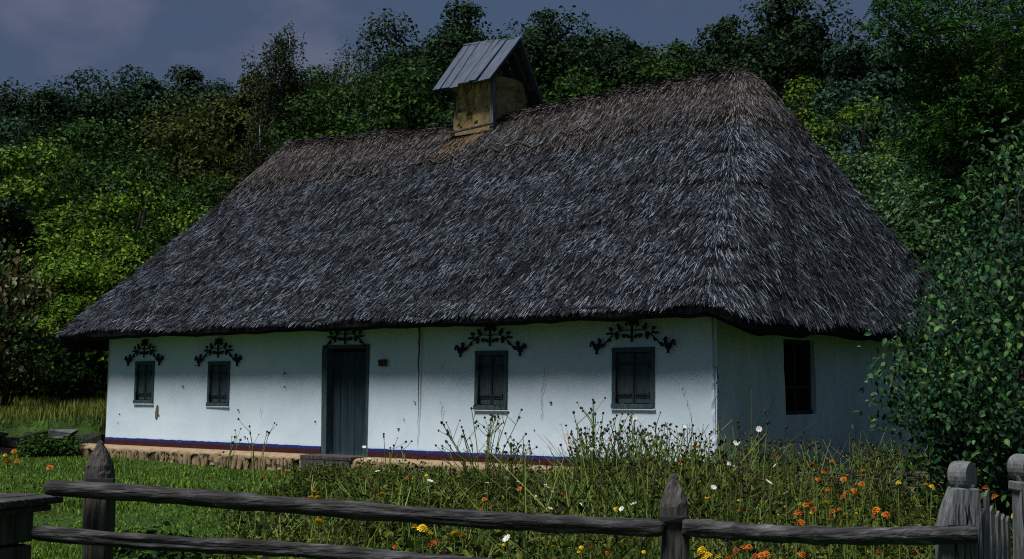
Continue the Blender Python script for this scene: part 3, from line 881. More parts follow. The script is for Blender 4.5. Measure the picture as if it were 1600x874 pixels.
def lobes_in_crown(rs, n, rx, h0, h1, style):
    u = rs.normal(0, 1, (n, 3)); u = unit(u) * (rs.random(n) ** 0.42)[:, None]
    hh = (u[:, 2] + 1) / 2
    if style == 'cone': k = (1.06 - hh) ** 0.5 * 1.15
    elif style == 'column': k = np.clip(np.sin(np.clip(hh * 1.05, 0, 1) * math.pi), 0.2, 1) ** 0.5
    else: k = np.ones(n)
    flat = np.sqrt(np.maximum(1 - u[:, 2] ** 2, 0.05)) if style in ('cone', 'column') else 1
    x_ = u[:, 0] / flat * rx * k * (0.85 if style in ('cone', 'column') else 1)
    y_ = u[:, 1] / flat * rx * k * (0.85 if style in ('cone', 'column') else 1)
    return np.c_[x_, y_, h0 + hh * (h1 - h0)]


def tree(name, label, px, top, wpx, Y, leaf, style='round', n=8000, size=0.17, seed=0, low=0.18, bark='bark', cat='tree', group='trees on the slope behind the cottage', nl=None, trunk_r=None, lean=0.0):
    rs = np.random.default_rng(1000 + seed); r = random.Random(seed)
    P = at_depth(px, top, Y); x, y = P[0], P[1]; zb = g(x, y); H = P[2] - zb
    rx = wpx / 2 / 2150 * Y
    root = empty(name, (x, y, zb - 0.1)); tag(root, label, cat, group)
    nl = nl or int(22 + 8 * rx + (16 if style == 'cone' else 0))
    lr = rx * 0.29 + 0.18
    h0, h1 = H * low + lr * .4, H - lr * 0.75
    Lb = lobes_in_crown(rs, nl, max(rx - lr * .7, rx * .45), h0, h1, style)
    Lb[0] = (rs.normal(0, .1) * rx, rs.normal(0, .1) * rx, h1 - .2 * lr); Lb[:, 0] += lean * Lb[:, 2]
    lrad = lr * rs.uniform(0.45, 1.35, nl)
    if style == 'weep':
        m_ = n // 9; k = rs.integers(0, nl, m_)
        st = Lb[k] + unit(rs.normal(0, 1, (m_, 3))) * (lrad[k] * rs.random(m_) ** .4)[:, None]
        ln = rs.uniform(0.4, 1.6, m_) * min(1.0, H / 8)
        tt = np.linspace(0, 1, 9)[None, :, None]
        off = np.stack([rs.normal(0, .12, m_), rs.normal(0, .12, m_), -ln], 1)[:, None, :] * tt
        C = (st[:, None, :] + off).reshape(-1, 3) + rs.normal(0, .05, (m_ * 9, 3)); out = None
    else:
        k = rs.integers(0, nl, n)
        d = unit(rs.normal(0, 1, (n, 3))); d[:, 2] = np.where(rs.random(n) < .72, np.abs(d[:, 2]), d[:, 2]) * 0.8
        C = Lb[k] + d * (lrad[k] * (0.45 + 0.62 * rs.random(n) ** .8))[:, None]
        out = d
    C[:, 2] = np.maximum(C[:, 2], 0.15)
    V, F = leaves(C, size * rs.uniform(.6, 1.35, len(C)), rs, out, aspect=0.6 if style != 'weep' else 0.42, droop=0.3 if style != 'weep' else 1.2)
    link('crown', np_mesh('crown', V, F, L[leaf]), root)
    tr = trunk_r or 0.016 * H + 0.03
    b = MB(); pts = []; q = 7
    hx = Lb[0]
    for i in range(q + 1):
        t = i / q
        pts.append((hx[0] * t ** 2 + r.uniform(-.05, .05) * t * rx, hx[1] * t ** 2 + r.uniform(-.05, .05) * t * rx, hx[2] * t))
    b.tube(pts, [tr * (1.25 - 1.1 * i / q) for i in range(q + 1)], 7)
    b.build('trunk', M[bark], root, True)
    for j in r.sample(range(1, nl), min(nl - 1, 11)):
        e_ = Lb[j]; i = max(1, min(q - 1, int(q * (e_[2] / H) * r.uniform(.45, .8))))
        s_ = Vector(pts[i]); e_ = Vector(e_); md = s_ * .5 + e_ * .5 + Vector((0, 0, r.uniform(-.1, .25)))
        bb = MB().tube([s_, s_ * .7 + md * .3, md, e_], [tr * .42, tr * .36, tr * .25, tr * .08], 5)
        bb.build('limb', M[bark], root, True)
    return root


# ------------------------------------------------------------------ trees
T = [
    # the skyline, from left to right
    ('oak_tree', 'dark round oak at the far left end of the skyline', 45, 112, 190, 62, 'oak', 'round'),
    ('oak_tree', 'broad dark oak on the skyline second from the left edge', 150, 95, 170, 64, 'oak', 'round'),
    ('oak_tree', 'bluish dark oak on the skyline between the left oaks and the olive tree', 232, 96, 150, 66, 'teal', 'round'),
    ('oak_tree', 'dense dark oak on the skyline behind the olive brown tree', 315, 88, 160, 66, 'oak', 'round'),
    ('oak_tree', 'olive tinted tree on the skyline left of the weeping birch', 390, 98, 120, 60, 'olive', 'round'),
    ('oak_tree', 'tall dark tree with ragged top left of the chimney hood', 640, 8, 170, 58, 'oak', 'round'),
    ('oak_tree', 'tall dark tree right above the chimney hood', 722, -12, 130, 60, 'oak', 'cone'),
    ('oak_tree', 'small dark tree top peeping out beside the hood ridge', 790, 42, 70, 62, 'oak', 'round'),
    ('oak_tree', 'tall pointed dark tree just right of the chimney hood', 862, -8, 150, 58, 'oak', 'cone'),
    ('oak_tree', 'rounded dark tree on the skyline right of the pointed one', 958, 36, 120, 60, 'oak', 'round'),
    ('oak_tree', 'low dark tree on the skyline above the middle of the thatch', 1040, 50, 120, 62, 'green', 'round'),
    ('oak_tree', 'slim dark tree on the skyline above the right end of the ridge', 1132, 14, 90, 60, 'oak', 'cone'),
    ('oak_tree', 'tallest broad dark tree behind the right end of the ridge', 1235, -30, 190, 56, 'oak', 'round'),
    ('oak_tree', 'dark tree with open top right of the tallest broad one', 1345, 24, 120, 54, 'teal', 'round'),
    ('oak_tree', 'bluish tree low on the skyline behind the overhanging ash', 1450, 70, 150, 56, 'teal', 'round'),
    ('background_tree', 'tree at the back of the wood, between the two tall birches', 500, 92, 150, 68, 'green', 'round'),
    ('background_tree', 'tree at the back of the wood, right of the thin white birch', 590, 70, 150, 68, 'oak', 'round'),
    ('background_tree', 'tree at the back of the wood, just left of the hood', 690, 55, 150, 68, 'oak', 'round'),
    ('background_tree', 'tree at the back of the wood, right of the hood gable', 800, 70, 150, 68, 'green', 'round'),
    ('background_tree', 'tree at the back of the wood, between pointed tree and rounded tree', 915, 58, 150, 68, 'oak', 'round'),
    ('background_tree', 'tree at the back of the wood, low over the middle ridge', 1000, 62, 150, 68, 'green', 'round'),
    ('background_tree', 'tree at the back of the wood, left of the slim skyline tree', 1090, 58, 150, 68, 'oak', 'round'),
    ('background_tree', 'tree at the back of the wood, right of the slim skyline tree', 1180, 50, 150, 68, 'oak', 'round'),
    ('background_tree', 'tree at the back of the wood, between tallest tree and open topped tree', 1300, 55, 150, 68, 'teal', 'round'),
    ('background_tree', 'tree at the back of the wood, right of the open topped tree', 1400, 75, 150, 68, 'oak', 'round'),
    ('background_tree', 'tree at the back of the wood, behind the ash branches', 1500, 60, 150, 68, 'teal', 'round'),
    ('background_tree', 'tree at the back of the wood, behind the ash at the right edge', 1590, 40, 150, 68, 'oak', 'round'),
    ('background_tree', 'tree at the back of the wood, lowest at the far left edge', 20, 140, 200, 68, 'oak', 'round'),
    ('background_tree', 'tree at the back of the wood, filling below the left oaks', 130, 130, 230, 69, 'teal', 'round'),
    ('background_tree', 'tree at the back of the wood, behind the olive brown tree', 270, 125, 230, 69, 'oak', 'round'),
    # the middle of the slope
    ('leafy_tree', 'olive brown rounded tree on the slope left of the birch', 275, 132, 190, 50, 'olive', 'round'),
    ('leafy_tree', 'deep green spreading tree below the left skyline oaks', 160, 165, 230, 48, 'green', 'round'),
    ('leafy_tree', 'dull bluish tree at the left edge under the first oak', 30, 160, 180, 50, 'teal', 'round'),
    ('leafy_tree', 'yellow tinged tree at the left edge above the reddish shrub', 30, 200, 230, 42, 'yellow', 'round'),
    ('leafy_tree', 'dark green tree above the bright bush on the left', 225, 205, 220, 43, 'green', 'round'),
    ('leafy_tree', 'green tree between the weeping birch and the thatched ridge', 520, 120, 170, 48, 'green', 'round'),
    ('leafy_tree', 'dark green tree behind the left side of the chimney', 625, 78, 190, 47, 'green', 'round'),
    ('leafy_tree', 'dark bushy tree directly behind the chimney', 745, 100, 150, 46, 'oak', 'round'),
    ('leafy_tree', 'mid green tree right behind the chimney hood', 905, 88, 190, 46, 'green', 'round'),
    ('leafy_tree', 'mid green tree over the middle of the thatched ridge', 1030, 82, 180, 47, 'green', 'round'),
    ('leafy_tree', 'dark green tree behind the right top of the thatch', 1160, 84, 190, 45, 'oak', 'round'),
    ('leafy_tree', 'bluish green tree right of the thatch behind the yellow ones', 1310, 96, 230, 45, 'teal', 'round'),
    ('leafy_tree', 'dull green tree behind the grey green shrub', 1440, 150, 190, 42, 'teal', 'round'),
    ('yellow_tree', 'slim yellow green young tree beside the thatched hip', 1256, 108, 100, 40, 'yellow', 'cone'),
    ('yellow_tree', 'broader yellow green young tree right of the slim one', 1338, 136, 130, 39, 'yellow', 'round'),
    # near the cottage
    ('bright_bush', 'large bright green bush behind the left slope of the thatch', 205, 268, 250, 38.5, 'bright', 'round'),
    ('bright_bush', 'smaller bright green bush below the large one near the eaves', 130, 385, 170, 36.5, 'bright', 'round'),
    ('bright_bush', 'bright feathery sapling beside the left thatch edge', 205, 372, 90, 36, 'bright', 'column'),
    ('leafy_tree', 'dark green bush behind the foot of the left thatch', 330, 250, 170, 41, 'green', 'round'),
    ('leafy_tree', 'dark tree at the left edge behind the reddish shrub', 10, 300, 110, 39, 'oak', 'round'),
    ('leafy_tree', 'low dark bush behind the meadow by the left eaves corner', 110, 520, 170, 36.5, 'green', 'round'),
    ('leafy_tree', 'low dark bush behind the meadow at the left edge', 25, 530, 150, 37, 'green', 'round'),
    ('leafy_tree', 'dark low bush tucked under the left eaves', 190, 505, 130, 39, 'oak', 'round'),
    ('leafy_tree', 'small dark bush growing before the stone wall', 62, 668, 34, 29.5, 'green', 'round'),
    ('leafy_tree', 'tiny dark bush before the stone wall next to the plinth end', 104, 676, 22, 29.8, 'green', 'round'),
    ('leafy_tree', 'low dark weedy bush under the lower rail right of the left post', 245, 800, 120, 10.6, 'green', 'round'),
    ('fruit_tree', 'grey green apple tree with pale fruit right of the thatched hip', 1325, 205, 250, 33, 'grey', 'round'),
    ('fruit_tree', 'grey green leafy shrub between apple tree and overhanging ash', 1460, 250, 220, 30, 'grey', 'round'),
    ('fruit_tree', 'dark green shrub low behind the right eaves corner', 1440, 330, 180, 29, 'green', 'round'),
    ('leafy_tree', 'dark bush at the right edge below the ash branches', 1590, 230, 200, 27, 'grey', 'round'),
    ('leafy_tree', 'shaded bush at the right edge behind the garden gate', 1570, 560, 200, 22.5, 'oak', 'round'),
]
py_size = lambda w_, Y_: w_ / 2150 * Y_
for i, (nm, lb, px, top, wpx, Y, lf, st) in enumerate(T):
    kw = dict(n=11000 if px > 420 else 14000, size=0.20, low=0.50 if px > 600 else 0.3); wpx = wpx * (1.4 if px > 560 else 1.3) + 16
    if nm == 'bright_bush': kw = dict(n=17000, size=0.125, low=0.04, cat='bush', group='bright green bushes beyond the cottage')
    if nm == 'fruit_tree': kw = dict(n=17000, size=0.115, low=0.04, cat='shrub', group='shrubs right of the cottage')
    if nm == 'yellow_tree': kw = dict(n=9000, size=0.13, low=0.1, nl=46)
    if nm == 'leafy_tree': kw = dict(n=14500, size=0.170, low=0.12 if px > 400 else 0.03); wpx *= 1.1
    if 'bush' in lb and nm == 'leafy_tree':
        kw = dict(n=9000 if py_size(wpx, Y) > 1.5 else 2600, size=0.14 if Y > 33 else .075, low=0.02, cat='bush', group='dark bushes round the cottage'); nm = 'dark_bush'
    tree(nm, lb, px, top, wpx, Y, lf, st, seed=i + 1, **kw)

tree('weeping_birch', 'tall weeping birch with hanging twigs left of the thatched ridge', 452, 30, 150, 56, 'birch', 'weep', n=17000, size=0.16, seed=201, low=0.42, nl=34, bark='birch', trunk_r=0.09)
tree('weeping_birch', 'lower pendulous birch just left of the ridge end', 412, 165, 150, 45, 'birch', 'weep', n=9000, size=0.14, seed=202, low=0.1, nl=40, bark='birch', trunk_r=0.09)
bt = tree('bare_birch', 'thinly leaved birch with several bare white stems above the ridge', 548, 40, 150, 54, 'birch', 'weep', n=7500, size=0.13, seed=203, low=0.5, nl=40, bark='birch', trunk_r=0.07)
r = random.Random(31)
for k in range(9):
    a = r.uniform(0, 6.28); sp = r.uniform(.5, 1.6); h0 = r.uniform(3.6, 5.0); h1 = r.uniform(6.6, 8.6)
    base = Vector((0.1 * math.cos(a), 0.1 * math.sin(a), h0)); tip = Vector((sp * math.cos(a), sp * math.sin(a) * .5, h1))
    MB().tube([base, base * .6 + tip * .4 + Vector((sp * .12, 0, .1)), base * .2 + tip * .8, tip], [.07, .05, .026, .008], 6).build('stem', M['birch'], bt, True)

# pale fruit on the apple tree: a few big enough to see
ap = [o for o in COL.objects if o.name == 'fruit_tree'][0]
fm = MB(); 
for k in range(7):
    a = math.pi * k / 6
fm.tube([(0, 0, -.045), (0, 0, -.03), (0, 0, 0), (0, 0, .03), (0, 0, .042)], [.012, .034, .045, .034, .01], 8)
fme = fm.mesh('fruit', M['petal_yellow'], True)
rs = np.random.default_rng(3)
for k in range(34):
    a = rs.uniform(3.3, 6.0); zz = rs.uniform(.9, 4.6); rr2 = rs.uniform(1.2, 1.9)
    link('fruit', fme, ap, (rr2 * math.cos(a), rr2 * math.sin(a), zz))

# a mass of undergrowth on the wooded slope
rs = np.random.default_rng(5); n = 42000
ux = rs.uniform(-42, 42, n); uy = rs.uniform(37, 74, n)
lx, ly = local(ux, uy); k = (ly > 12.5) & (np.abs(ux) < uy * 0.46 + 2); ux, uy = ux[k], uy[k]
uz = G(ux, uy) + rs.random(len(ux)) ** 1.5 * (1.6 + 1.4 * vnoise(np.c_[ux, uy], 0.4, 55))
V, F = leaves(np.c_[ux, uy, uz], rs.uniform(.14, .34, len(ux)), rs)
u_o = link('undergrowth', np_mesh('undergrowth', V, F, L['oak']), kind='stuff')
tag(u_o, 'dark undergrowth covering the wooded slope behind the cottage', 'undergrowth')

# ash tree that hangs into the picture at the top right
rs = np.random.default_rng(17)
root = empty('ash_tree', (6.9, 18.5, g(6.9, 18.5) - .1)); tag(root, 'ash tree with feathery leaves hanging into the top right corner', 'tree')
def pt(px, py, Y): return at_depth(px, py, Y) - np.array(root.location)
b = MB().tube([(0, 0, 0), (.05, .1, 2), (-.1, .1, 4), (-.3, 0, 6.5)], [.26, .2, .16, .06], 9); b.build('trunk', M['bark'], root, True)
ends = [(1395, 25, 19), (1420, 60, 19), (1440, 20, 18.4), (1470, 70, 19.4), (1500, 30, 18.3), (1490, 130, 19), (1445, 160, 19.6), (1430, 215, 19.8), (1500, 200, 18.6), (1540, 120, 18.2), (1540, 240, 18.8), (1570, 40, 18), (1590, 150, 18),
        (1500, 270, 19.4), (1590, 290, 18.4), (1560, 320, 19), (1470, 240, 19.6), (1620, 80, 17.8), (1620, 220, 18), (1560, 180, 19.2), (1520, 70, 19.2), (1580, 95, 19), (1455, 105, 19.2), (1600, 10, 18.2), (1545, -10, 18.6), (1470, -15, 18.8), (1405, -10, 19),
        (1520, 160, 18.3), (1570, 250, 18.1), (1610, 350, 18.2), (1535, 290, 18.2), (1475, 190, 18.6), (1600, 60, 19.5), (1560, 120, 19.6), (1590, 190, 19.4), (1520, 230, 19.6), (1600, 260, 19.6), (1540, 60, 19.8), (1500, 110, 19.8), (1470, 290, 19.8), (1530, 350, 19.6), (1590, 340, 19.8), (1610, 140, 18.6)]
Vs = []; Fs = []; c0 = 0
for (px, py, Y) in ends:
    e_ = Vector(pt(px, py, Y)); s_ = Vector((-.15, .05, min(6, max(2.2, e_.z * .62))))
    md = s_ * .4 + e_ * .6 + Vector((0, 0, .3))
    MB().tube([s_, md, e_], [.05, .028, .008], 5).build('branch', M['bark'], root, True)
    for q in range(64):
        t = rs.uniform(.45, 1.05); c = (md * (1 - t) + e_ * t) if rs.random() < .5 else e_
        c = np.array(c) + rs.normal(0, .20, 3) * np.array([1, 1, .75])
        d = unit(rs.normal(0, 1, 3) + np.array([-.5, -.2, -.7])); nr = unit(rs.normal(0, .4, 3) + np.array([0, 0, 1.])); sd = unit(np.cross(nr, d))
        m_ = 6; tt = np.repeat(np.linspace(.1, 1, m_), 2); sg = np.tile([1, -1], m_)
        ln = rs.uniform(.22, .34)
        Cc = c + d * (tt * ln)[:, None] + sd * (sg * 0.035)[:, None]
        V, F = leaves(Cc, np.full(2 * m_, .085), rs, None, up=1.0, aspect=.36, long_dir=sd * sg[:, None] + d * .6, droop=.1)
        Vs.append(V); Fs.append(F + c0); c0 += len(V)
link('crown', np_mesh('crown', np.concatenate(Vs), np.concatenate(Fs), L['acacia']), root)


# ------------------------------------------------------------------ shrubs with leaves large enough to pick apart
def broad_leaf(name, m):
    b = MB()
    prof = [(-.5, .0), (-.38, .17), (-.12, .29), (.15, .25), (.36, .12), (.5, 0)]
    vs = [(u, 0, -.25 * u * u - 0.02) for u, _ in prof] + [(u, w, .10 * w / .29 - .28 * u * u) for u, w in prof[1:-1]] + [(u, -w, .10 * w / .29 - .28 * u * u) for u, w in prof[1:-1]]
    fs = []
    for s_, off in ((0, 6), (1, 10)):
        f_ = [(0, 1, off), (1, 2, off + 1, off), (2, 3, off + 2, off + 1), (3, 4, off + 3, off + 2), (4, 5, off + 3)]
        fs += [f if not s_ else f[::-1] for f in f_]
    b.add(vs, fs)
    return b.mesh(name, m, True), np.array(vs), fs


def obj_random(m):
    """copy of a leaf material that varies from object to object"""
    m2 = m.copy(); t = m2.node_tree
    for nd in t.nodes:
        if nd.type == 'NEW_GEOMETRY':
            oi = t.nodes.new('ShaderNodeObjectInfo')
            for lk in list(nd.outputs['Random Per Island'].links): t.links.new(oi.outputs['Random'], lk.to_socket)
    return m2


def leafy_shrub(name, label, cat, base, tips, n_per, lsize, mkey, seed, n_obj, stem_r, spread):
    rs = np.random.default_rng(seed); r = random.Random(seed)
    root = empty(name, base); tag(root, label, cat)
    me, lv, lf = broad_leaf('leaf', obj_random(L[mkey]))
    C = []; D = []
    for tp in tips:
        e_ = Vector(tp) - Vector(base); s_ = Vector((r.uniform(-.25, .25), r.uniform(-.2, .2), 0))
        md = s_ * .45 + e_ * .55 + Vector((0, 0, .25 * e_.length * r.uniform(.2, .8)))
        MB().tube([s_, s_ * .5 + md * .5 + Vector((0, 0, .1)), md, e_], [stem_r, stem_r * .7, stem_r * .45, stem_r * .12], 5).build('stem', M['bark'], root, True)
        for q in range(n_per):
            t = r.uniform(.25, 1.05)
            p_ = np.array(md * (1 - t) + e_ * t) + np.clip(rs.normal(0, spread, 3), -1.7 * spread, 1.7 * spread)
            C.append(p_); D.append(rs.normal(0, .7, 3) + np.array([-.1, -.35, -.75]))
    C = np.array(C); D = unit(np.array(D)); n = len(C)
    C[:, 2] = np.maximum(C[:, 2], .1)
    nr = rs.normal(0, .5, (n, 3)) + np.array([-.1, -.55, .8]); nr = unit(nr - D * np.sum(nr * D, 1, keepdims=True)); sd = np.cross(nr, D)
    sz = lsize * rs.uniform(.45, 1.35, n)
    order = np.argsort(C[:, 1] + rs.normal(0, .12, n))               # the nearest ones are separate leaves
    for q in order[:n_obj]:
        o = link('leaf', me, root)
        o.matrix_local = Matrix.Translation(Vector(C[q])) @ Matrix((D[q], sd[q], nr[q])).transposed().to_4x4() @ Matrix.Scale(sz[q], 4)
    rest = order[n_obj:]
    R = np.stack([D, sd, nr], 2)[rest]
    V = np.einsum('nij,vj->nvi', R, lv) * sz[rest][:, None, None] + C[rest][:, None, :]
    vs = V.reshape(-1, 3).tolist(); k = len(lv); fs = []
    for q in range(len(rest)): fs += [tuple(q * k + i for i in f) for f in lf]
    m2 = bpy.data.meshes.new('leaf_mass'); m2.from_pydata(vs, [], fs); m2.materials.append(L[mkey]); m2.polygons.foreach_set('use_smooth', [True] * len(fs)); m2.update()
    link('leaf_mass', m2, root, kind='stuff')
    return root


rs = np.random.default_rng(8)
tips = []
for (px, py, Y) in [(1372, 575, 13.6), (1362, 628, 13.4), (1385, 540, 13.8), (1400, 610, 13.2), (1420, 500, 13.8), (1440, 560, 13.3), (1430, 640, 13.2), (1455, 690, 13.3), (1475, 610, 13.0),
                    (1465, 470, 13.7), (1490, 530, 13.1), (1500, 430, 13.6), (1455, 395, 14.2), (1470, 340, 14.3), (1510, 365, 13.8), (1530, 300, 14.0), (1550, 250, 13.8), (1575, 225, 13.5), (1590, 300, 13.2),
                    (1560, 370, 13.2), (1590, 420, 12.9), (1540, 460, 12.9), (1585, 510, 12.7), (1530, 560, 12.8), (1580, 600, 12.6), (1520, 640, 12.9), (1570, 680, 12.7), (1600, 650, 12.6), (1620, 350, 13), (1620, 550, 12.6),
                    (1480, 720, 13.3), (1440, 730, 13.5), (1540, 730, 13.2), (1590, 760, 12.9), (1490, 660, 13.6), (1550, 510, 13.8), (1510, 600, 13.9), (1470, 560, 14.0), (1600, 250, 13.9), (1520, 480, 14.2), (1590, 460, 13.9), (1545, 410, 14.4), (1455, 520, 14.1), (1560, 640, 13.9), (1600, 720, 13.6)]:
    tips.append(tuple(at_depth(px + max(0, 1470 - px) * .18, py, Y)))
bx = (5.15, 13.9, g(5.15, 13.9))
leafy_shrub('broadleaf_shrub', 'tall broad leaved shrub at the right edge leaning before the end wall', 'shrub', bx, tips, 240, 0.066, 'dogwood', 71, 300, 0.03, 0.16)
tips = [tuple(at_depth(px, py, Y)) for (px, py, Y) in [(a - 6, 385 + (b - 385) * .82, c + 13) for a, b, c in [(15, 395, 21), (40, 410, 21), (55, 440, 20.6), (10, 440, 20.4), (30, 470, 20.2), (60, 490, 20.4), (5, 500, 20), (40, 520, 20), (70, 545, 20.6), (15, 560, 20), (45, 580, 20.2), (-15, 420, 20.5), (-20, 480, 20), (-15, 540, 20), (20, 620, 20.3), (60, 610, 20.6), (-20, 600, 20), (75, 460, 21)]]]
bx = (-12.5, 33.4, g(-12.5, 33.4))
leafy_shrub('reddish_shrub', 'shrub with reddish brown and cream leaves at the left edge', 'shrub', bx, tips, 85, 0.17, 'red', 72, 150, 0.03, 0.20)

# ------------------------------------------------------------------ the garden fence
rng = random.Random(21)
fence = empty('rail_fence', (-0.7, 7.45, g(-.7, 7.45))); tag(fence, 'weathered rail fence of round poles and pointed posts before the garden', 'fence')
FO = Vector(fence.location)


def pointed_post(px, tip_py, Y, w, sh, seed):
    r = random.Random(seed); P = Vector(at_depth(px, tip_py, Y)); zb = g(P.x, P.y) - .3
    lv = [(zb, w * 1.06), (P.z - .62, w * 1.02), (P.z - .34, w), (P.z - sh * 1.3, w * .97), (P.z - sh, w * .88), (P.z - sh * .55, w * .56), (P.z - sh * .2, w * .27), (P.z, w * .12)]
    n = 24; vs = []
    lv = [(lv[j][0] + (lv[j + 1][0] - lv[j][0]) * q, lv[j][1] + (lv[j + 1][1] - lv[j][1]) * q) for j in range(len(lv) - 1) for q in (0, .5)] + [lv[-1]]
    for z, ww in lv:
        for k in range(n):
            th = 2 * math.pi * (k + .5) / n
            c_, s_ = math.cos(th), math.sin(th); q = 1 / max(abs(c_), abs(s_)) ** .72 * (.93 if k % 5 == seed % 5 else 1)
            vs.append((P.x + ww / 2 * c_ * q + r.uniform(-.004, .004) - FO.x, P.y + ww / 2 * s_ * q + r.uniform(-.004, .004) - FO.y, z - FO.z + r.uniform(-.006, .006)))
    b = MB(); b.add(vs, [(j * n + k, j * n + (k + 1) % n, (j + 1) * n + (k + 1) % n, (j + 1) * n + k) for j in range(len(lv) - 1) for k in range(n)] + [tuple((len(lv) - 1) * n + k for k in range(n))])
    return b.build('post', M['wood_post'], fence, False, kind=None)


pointed_post(157, 689, 7.62, 0.152, 0.135, 1)
pointed_post(1053, 741, 7.36, 0.150, 0.13, 2)


def rail(pts, rr, seed, flat=1.0):
    r = random.Random(seed); P = [Vector(at_depth(*p)) - FO for p in pts]
    out = []; rs_ = []; knots = [r.randint(3, 52) for _ in range(6)]
    splits = [(r.randrange(20), (q0 := r.randint(0, 44)), q0 + r.randint(8, 24)) for _ in range(12)]
    n = 56; seg = len(P) - 1
    for i in range(n + 1):
        t = i / n * seg; k = min(int(t), seg - 1); f = t - k
        p0, p1, p2, p3 = P[max(k - 1, 0)], P[k], P[k + 1], P[min(k + 2, seg)]
        p_ = 0.5 * ((2 * p1) + (p2 - p0) * f + (2 * p0 - 5 * p1 + 4 * p2 - p3) * f * f + (3 * p1 - p0 - 3 * p2 + p3) * f ** 3)
        out.append(p_)
        R_ = rr * (1 + .05 * math.sin(i * .7 + seed) + (.13 if i in knots else 0)) * (0.86 if i in (0, n) else 1)
        row = [R_ * (1 + r.uniform(-.04, .04) + .05 * math.sin(.9 * a + seed + i * .08)) for a in range(20)]
        for c0, i0, i1 in splits:
            if i0 <= i <= i1: row[c0] *= .80
        rs_.append(row)
    return MB().tube(out, rs_, 20).build('rail', M['wood_rail'], fence, True)


rail([(73, 762, 7.46), (250, 773, 7.46), (480, 791, 7.42), (760, 812, 7.36), (900, 820, 7.30), (1036, 826, 7.28)], 0.045, 3)
rail([(52, 832, 7.44), (250, 848, 7.44), (480, 860, 7.40), (760, 886, 7.34), (1040, 905, 7.28)], 0.041, 5)
rail([(1066, 824, 7.28), (1200, 834, 7.22), (1350, 838, 7.15), (1527, 835, 7.02)], 0.045, 7)
for (px, py, Y) in ((157, 753, 7.54), (1053, 812, 7.275)):
    p_ = Vector(at_depth(px, py, Y)) - FO
    MB().box(p_, (0.15, 0.02, 0.035), None, 0, .004).build('notch', M['iron'], fence)


def gate_post(label, P0, prof, head, depth, hd, seed):
    """carved post: a flat shouldered body that carries a round disc"""
    o = Vector(P0); root = empty('gate_post', o); tag(root, label, 'gatepost', 'carved posts of the garden gate')
    r = random.Random(seed)
    b = MB().prism(prof, -depth / 2, depth / 2, lambda u, v, d: (u + r.uniform(-.002, .002), d, v))
    b.build('body', M['wood_gate'], root, bevel=.008)
    (hx, hz, hr, hl) = head; ax = Vector((math.sin(hd), -math.cos(hd), 0))
    pts = [Vector((hx, 0, hz)) + ax * t for t in (-hl / 2, -hl / 2 + .012, 0, hl / 2 - .012, hl / 2)]
    rs_ = [[hr * s_ * (1 + .03 * math.sin(k * .63 + 1) + r.uniform(-.012, .012)) for k in range(20)] for s_ in (.92, 1, 1.02, 1, .95)]
    MB().tube(pts, rs_, 20).build('disc_head', M['wood_gate'], root, False)
    b = MB(); w2 = hl * .40
    b.prism([(hx - hr * .7, hz - hr * .6), (hx + hr * .7, hz - hr * .6), (hx + hr * .45, hz - hr * 1.2), (hx - hr * .45, hz - hr * 1.2)], -w2, w2, lambda u, v, d: (u, d, v))
    b.build('neck', M['wood_gate'], root, bevel=.006)
    return root


p0 = at_depth(1502, 874, 7.12); zg = g(p0[0], p0[1]) - .3
S = 7.12 / 2150
def q_(px, py): return ((px - 1502) * S, at_depth(1502, py, 7.12)[2] - zg)
gate_post('carved gatepost with round disc head that the rails run into', (p0[0], 7.14, zg),
          [((1468 - 1502) * S, 0), ((1533 - 1502) * S, 0), q_(1531, 800), q_(1529, 763), q_(1491, 762), q_(1482, 785), q_(1473, 812), q_(1469, 828)],
          (q_(1509, 742)[0], q_(1509, 744)[1], 0.073, 0.10), 0.13, 0.8, 5)
MB().box((0, 0, 0), (0.135, 0.07, 0.02)).build('slot', M['iron'], bpy.data.objects['gate_post'], loc=((1498 - 1502) * S, -0.035, q_(1498, 822)[1]))
p1 = at_depth(1606, 874, 7.35); zg1 = g(p1[0], p1[1]) - .3; S1 = 7.35 / 2150
def q1(px, py): return ((px - 1606) * S1, at_depth(1606, py, 7.35)[2] - zg1)
gate_post('carved gatepost cut off by the right edge of the photo', (p1[0], 7.35, zg1),
          [((1588 - 1606) * S1, 0), ((1626 - 1606) * S1, 0), q1(1626, 752), q1(1585, 752), q1(1585, 766), q1(1590, 767)],
          (q1(1603, 730)[0], q1(1603, 731)[1], 0.070, 0.11), 0.13, 0.5, 6)

def post_splits(root, x0, x1, z0, z1, y, n, seed):
    r = random.Random(seed)
    for k in range(n):
        x = r.uniform(x0, x1); a = r.uniform(z0, z1 - .1); c = min(z1, a + r.uniform(.08, .4)); w = r.uniform(.002, .005)
        b = MB(); vs = []
        for q in range(6):
            t = q / 5; zz = a + (c - a) * t; xx = x + .006 * math.sin(t * 5 + k); ww = w * math.sin(math.pi * (t * .9 + .05))
            vs += [(xx - ww, y, zz), (xx + ww, y, zz)]
        b.add(vs, [(2 * q, 2 * q + 1, 2 * q + 3, 2 * q + 2) for q in range(5)])
        b.build('split', M['iron'], root)


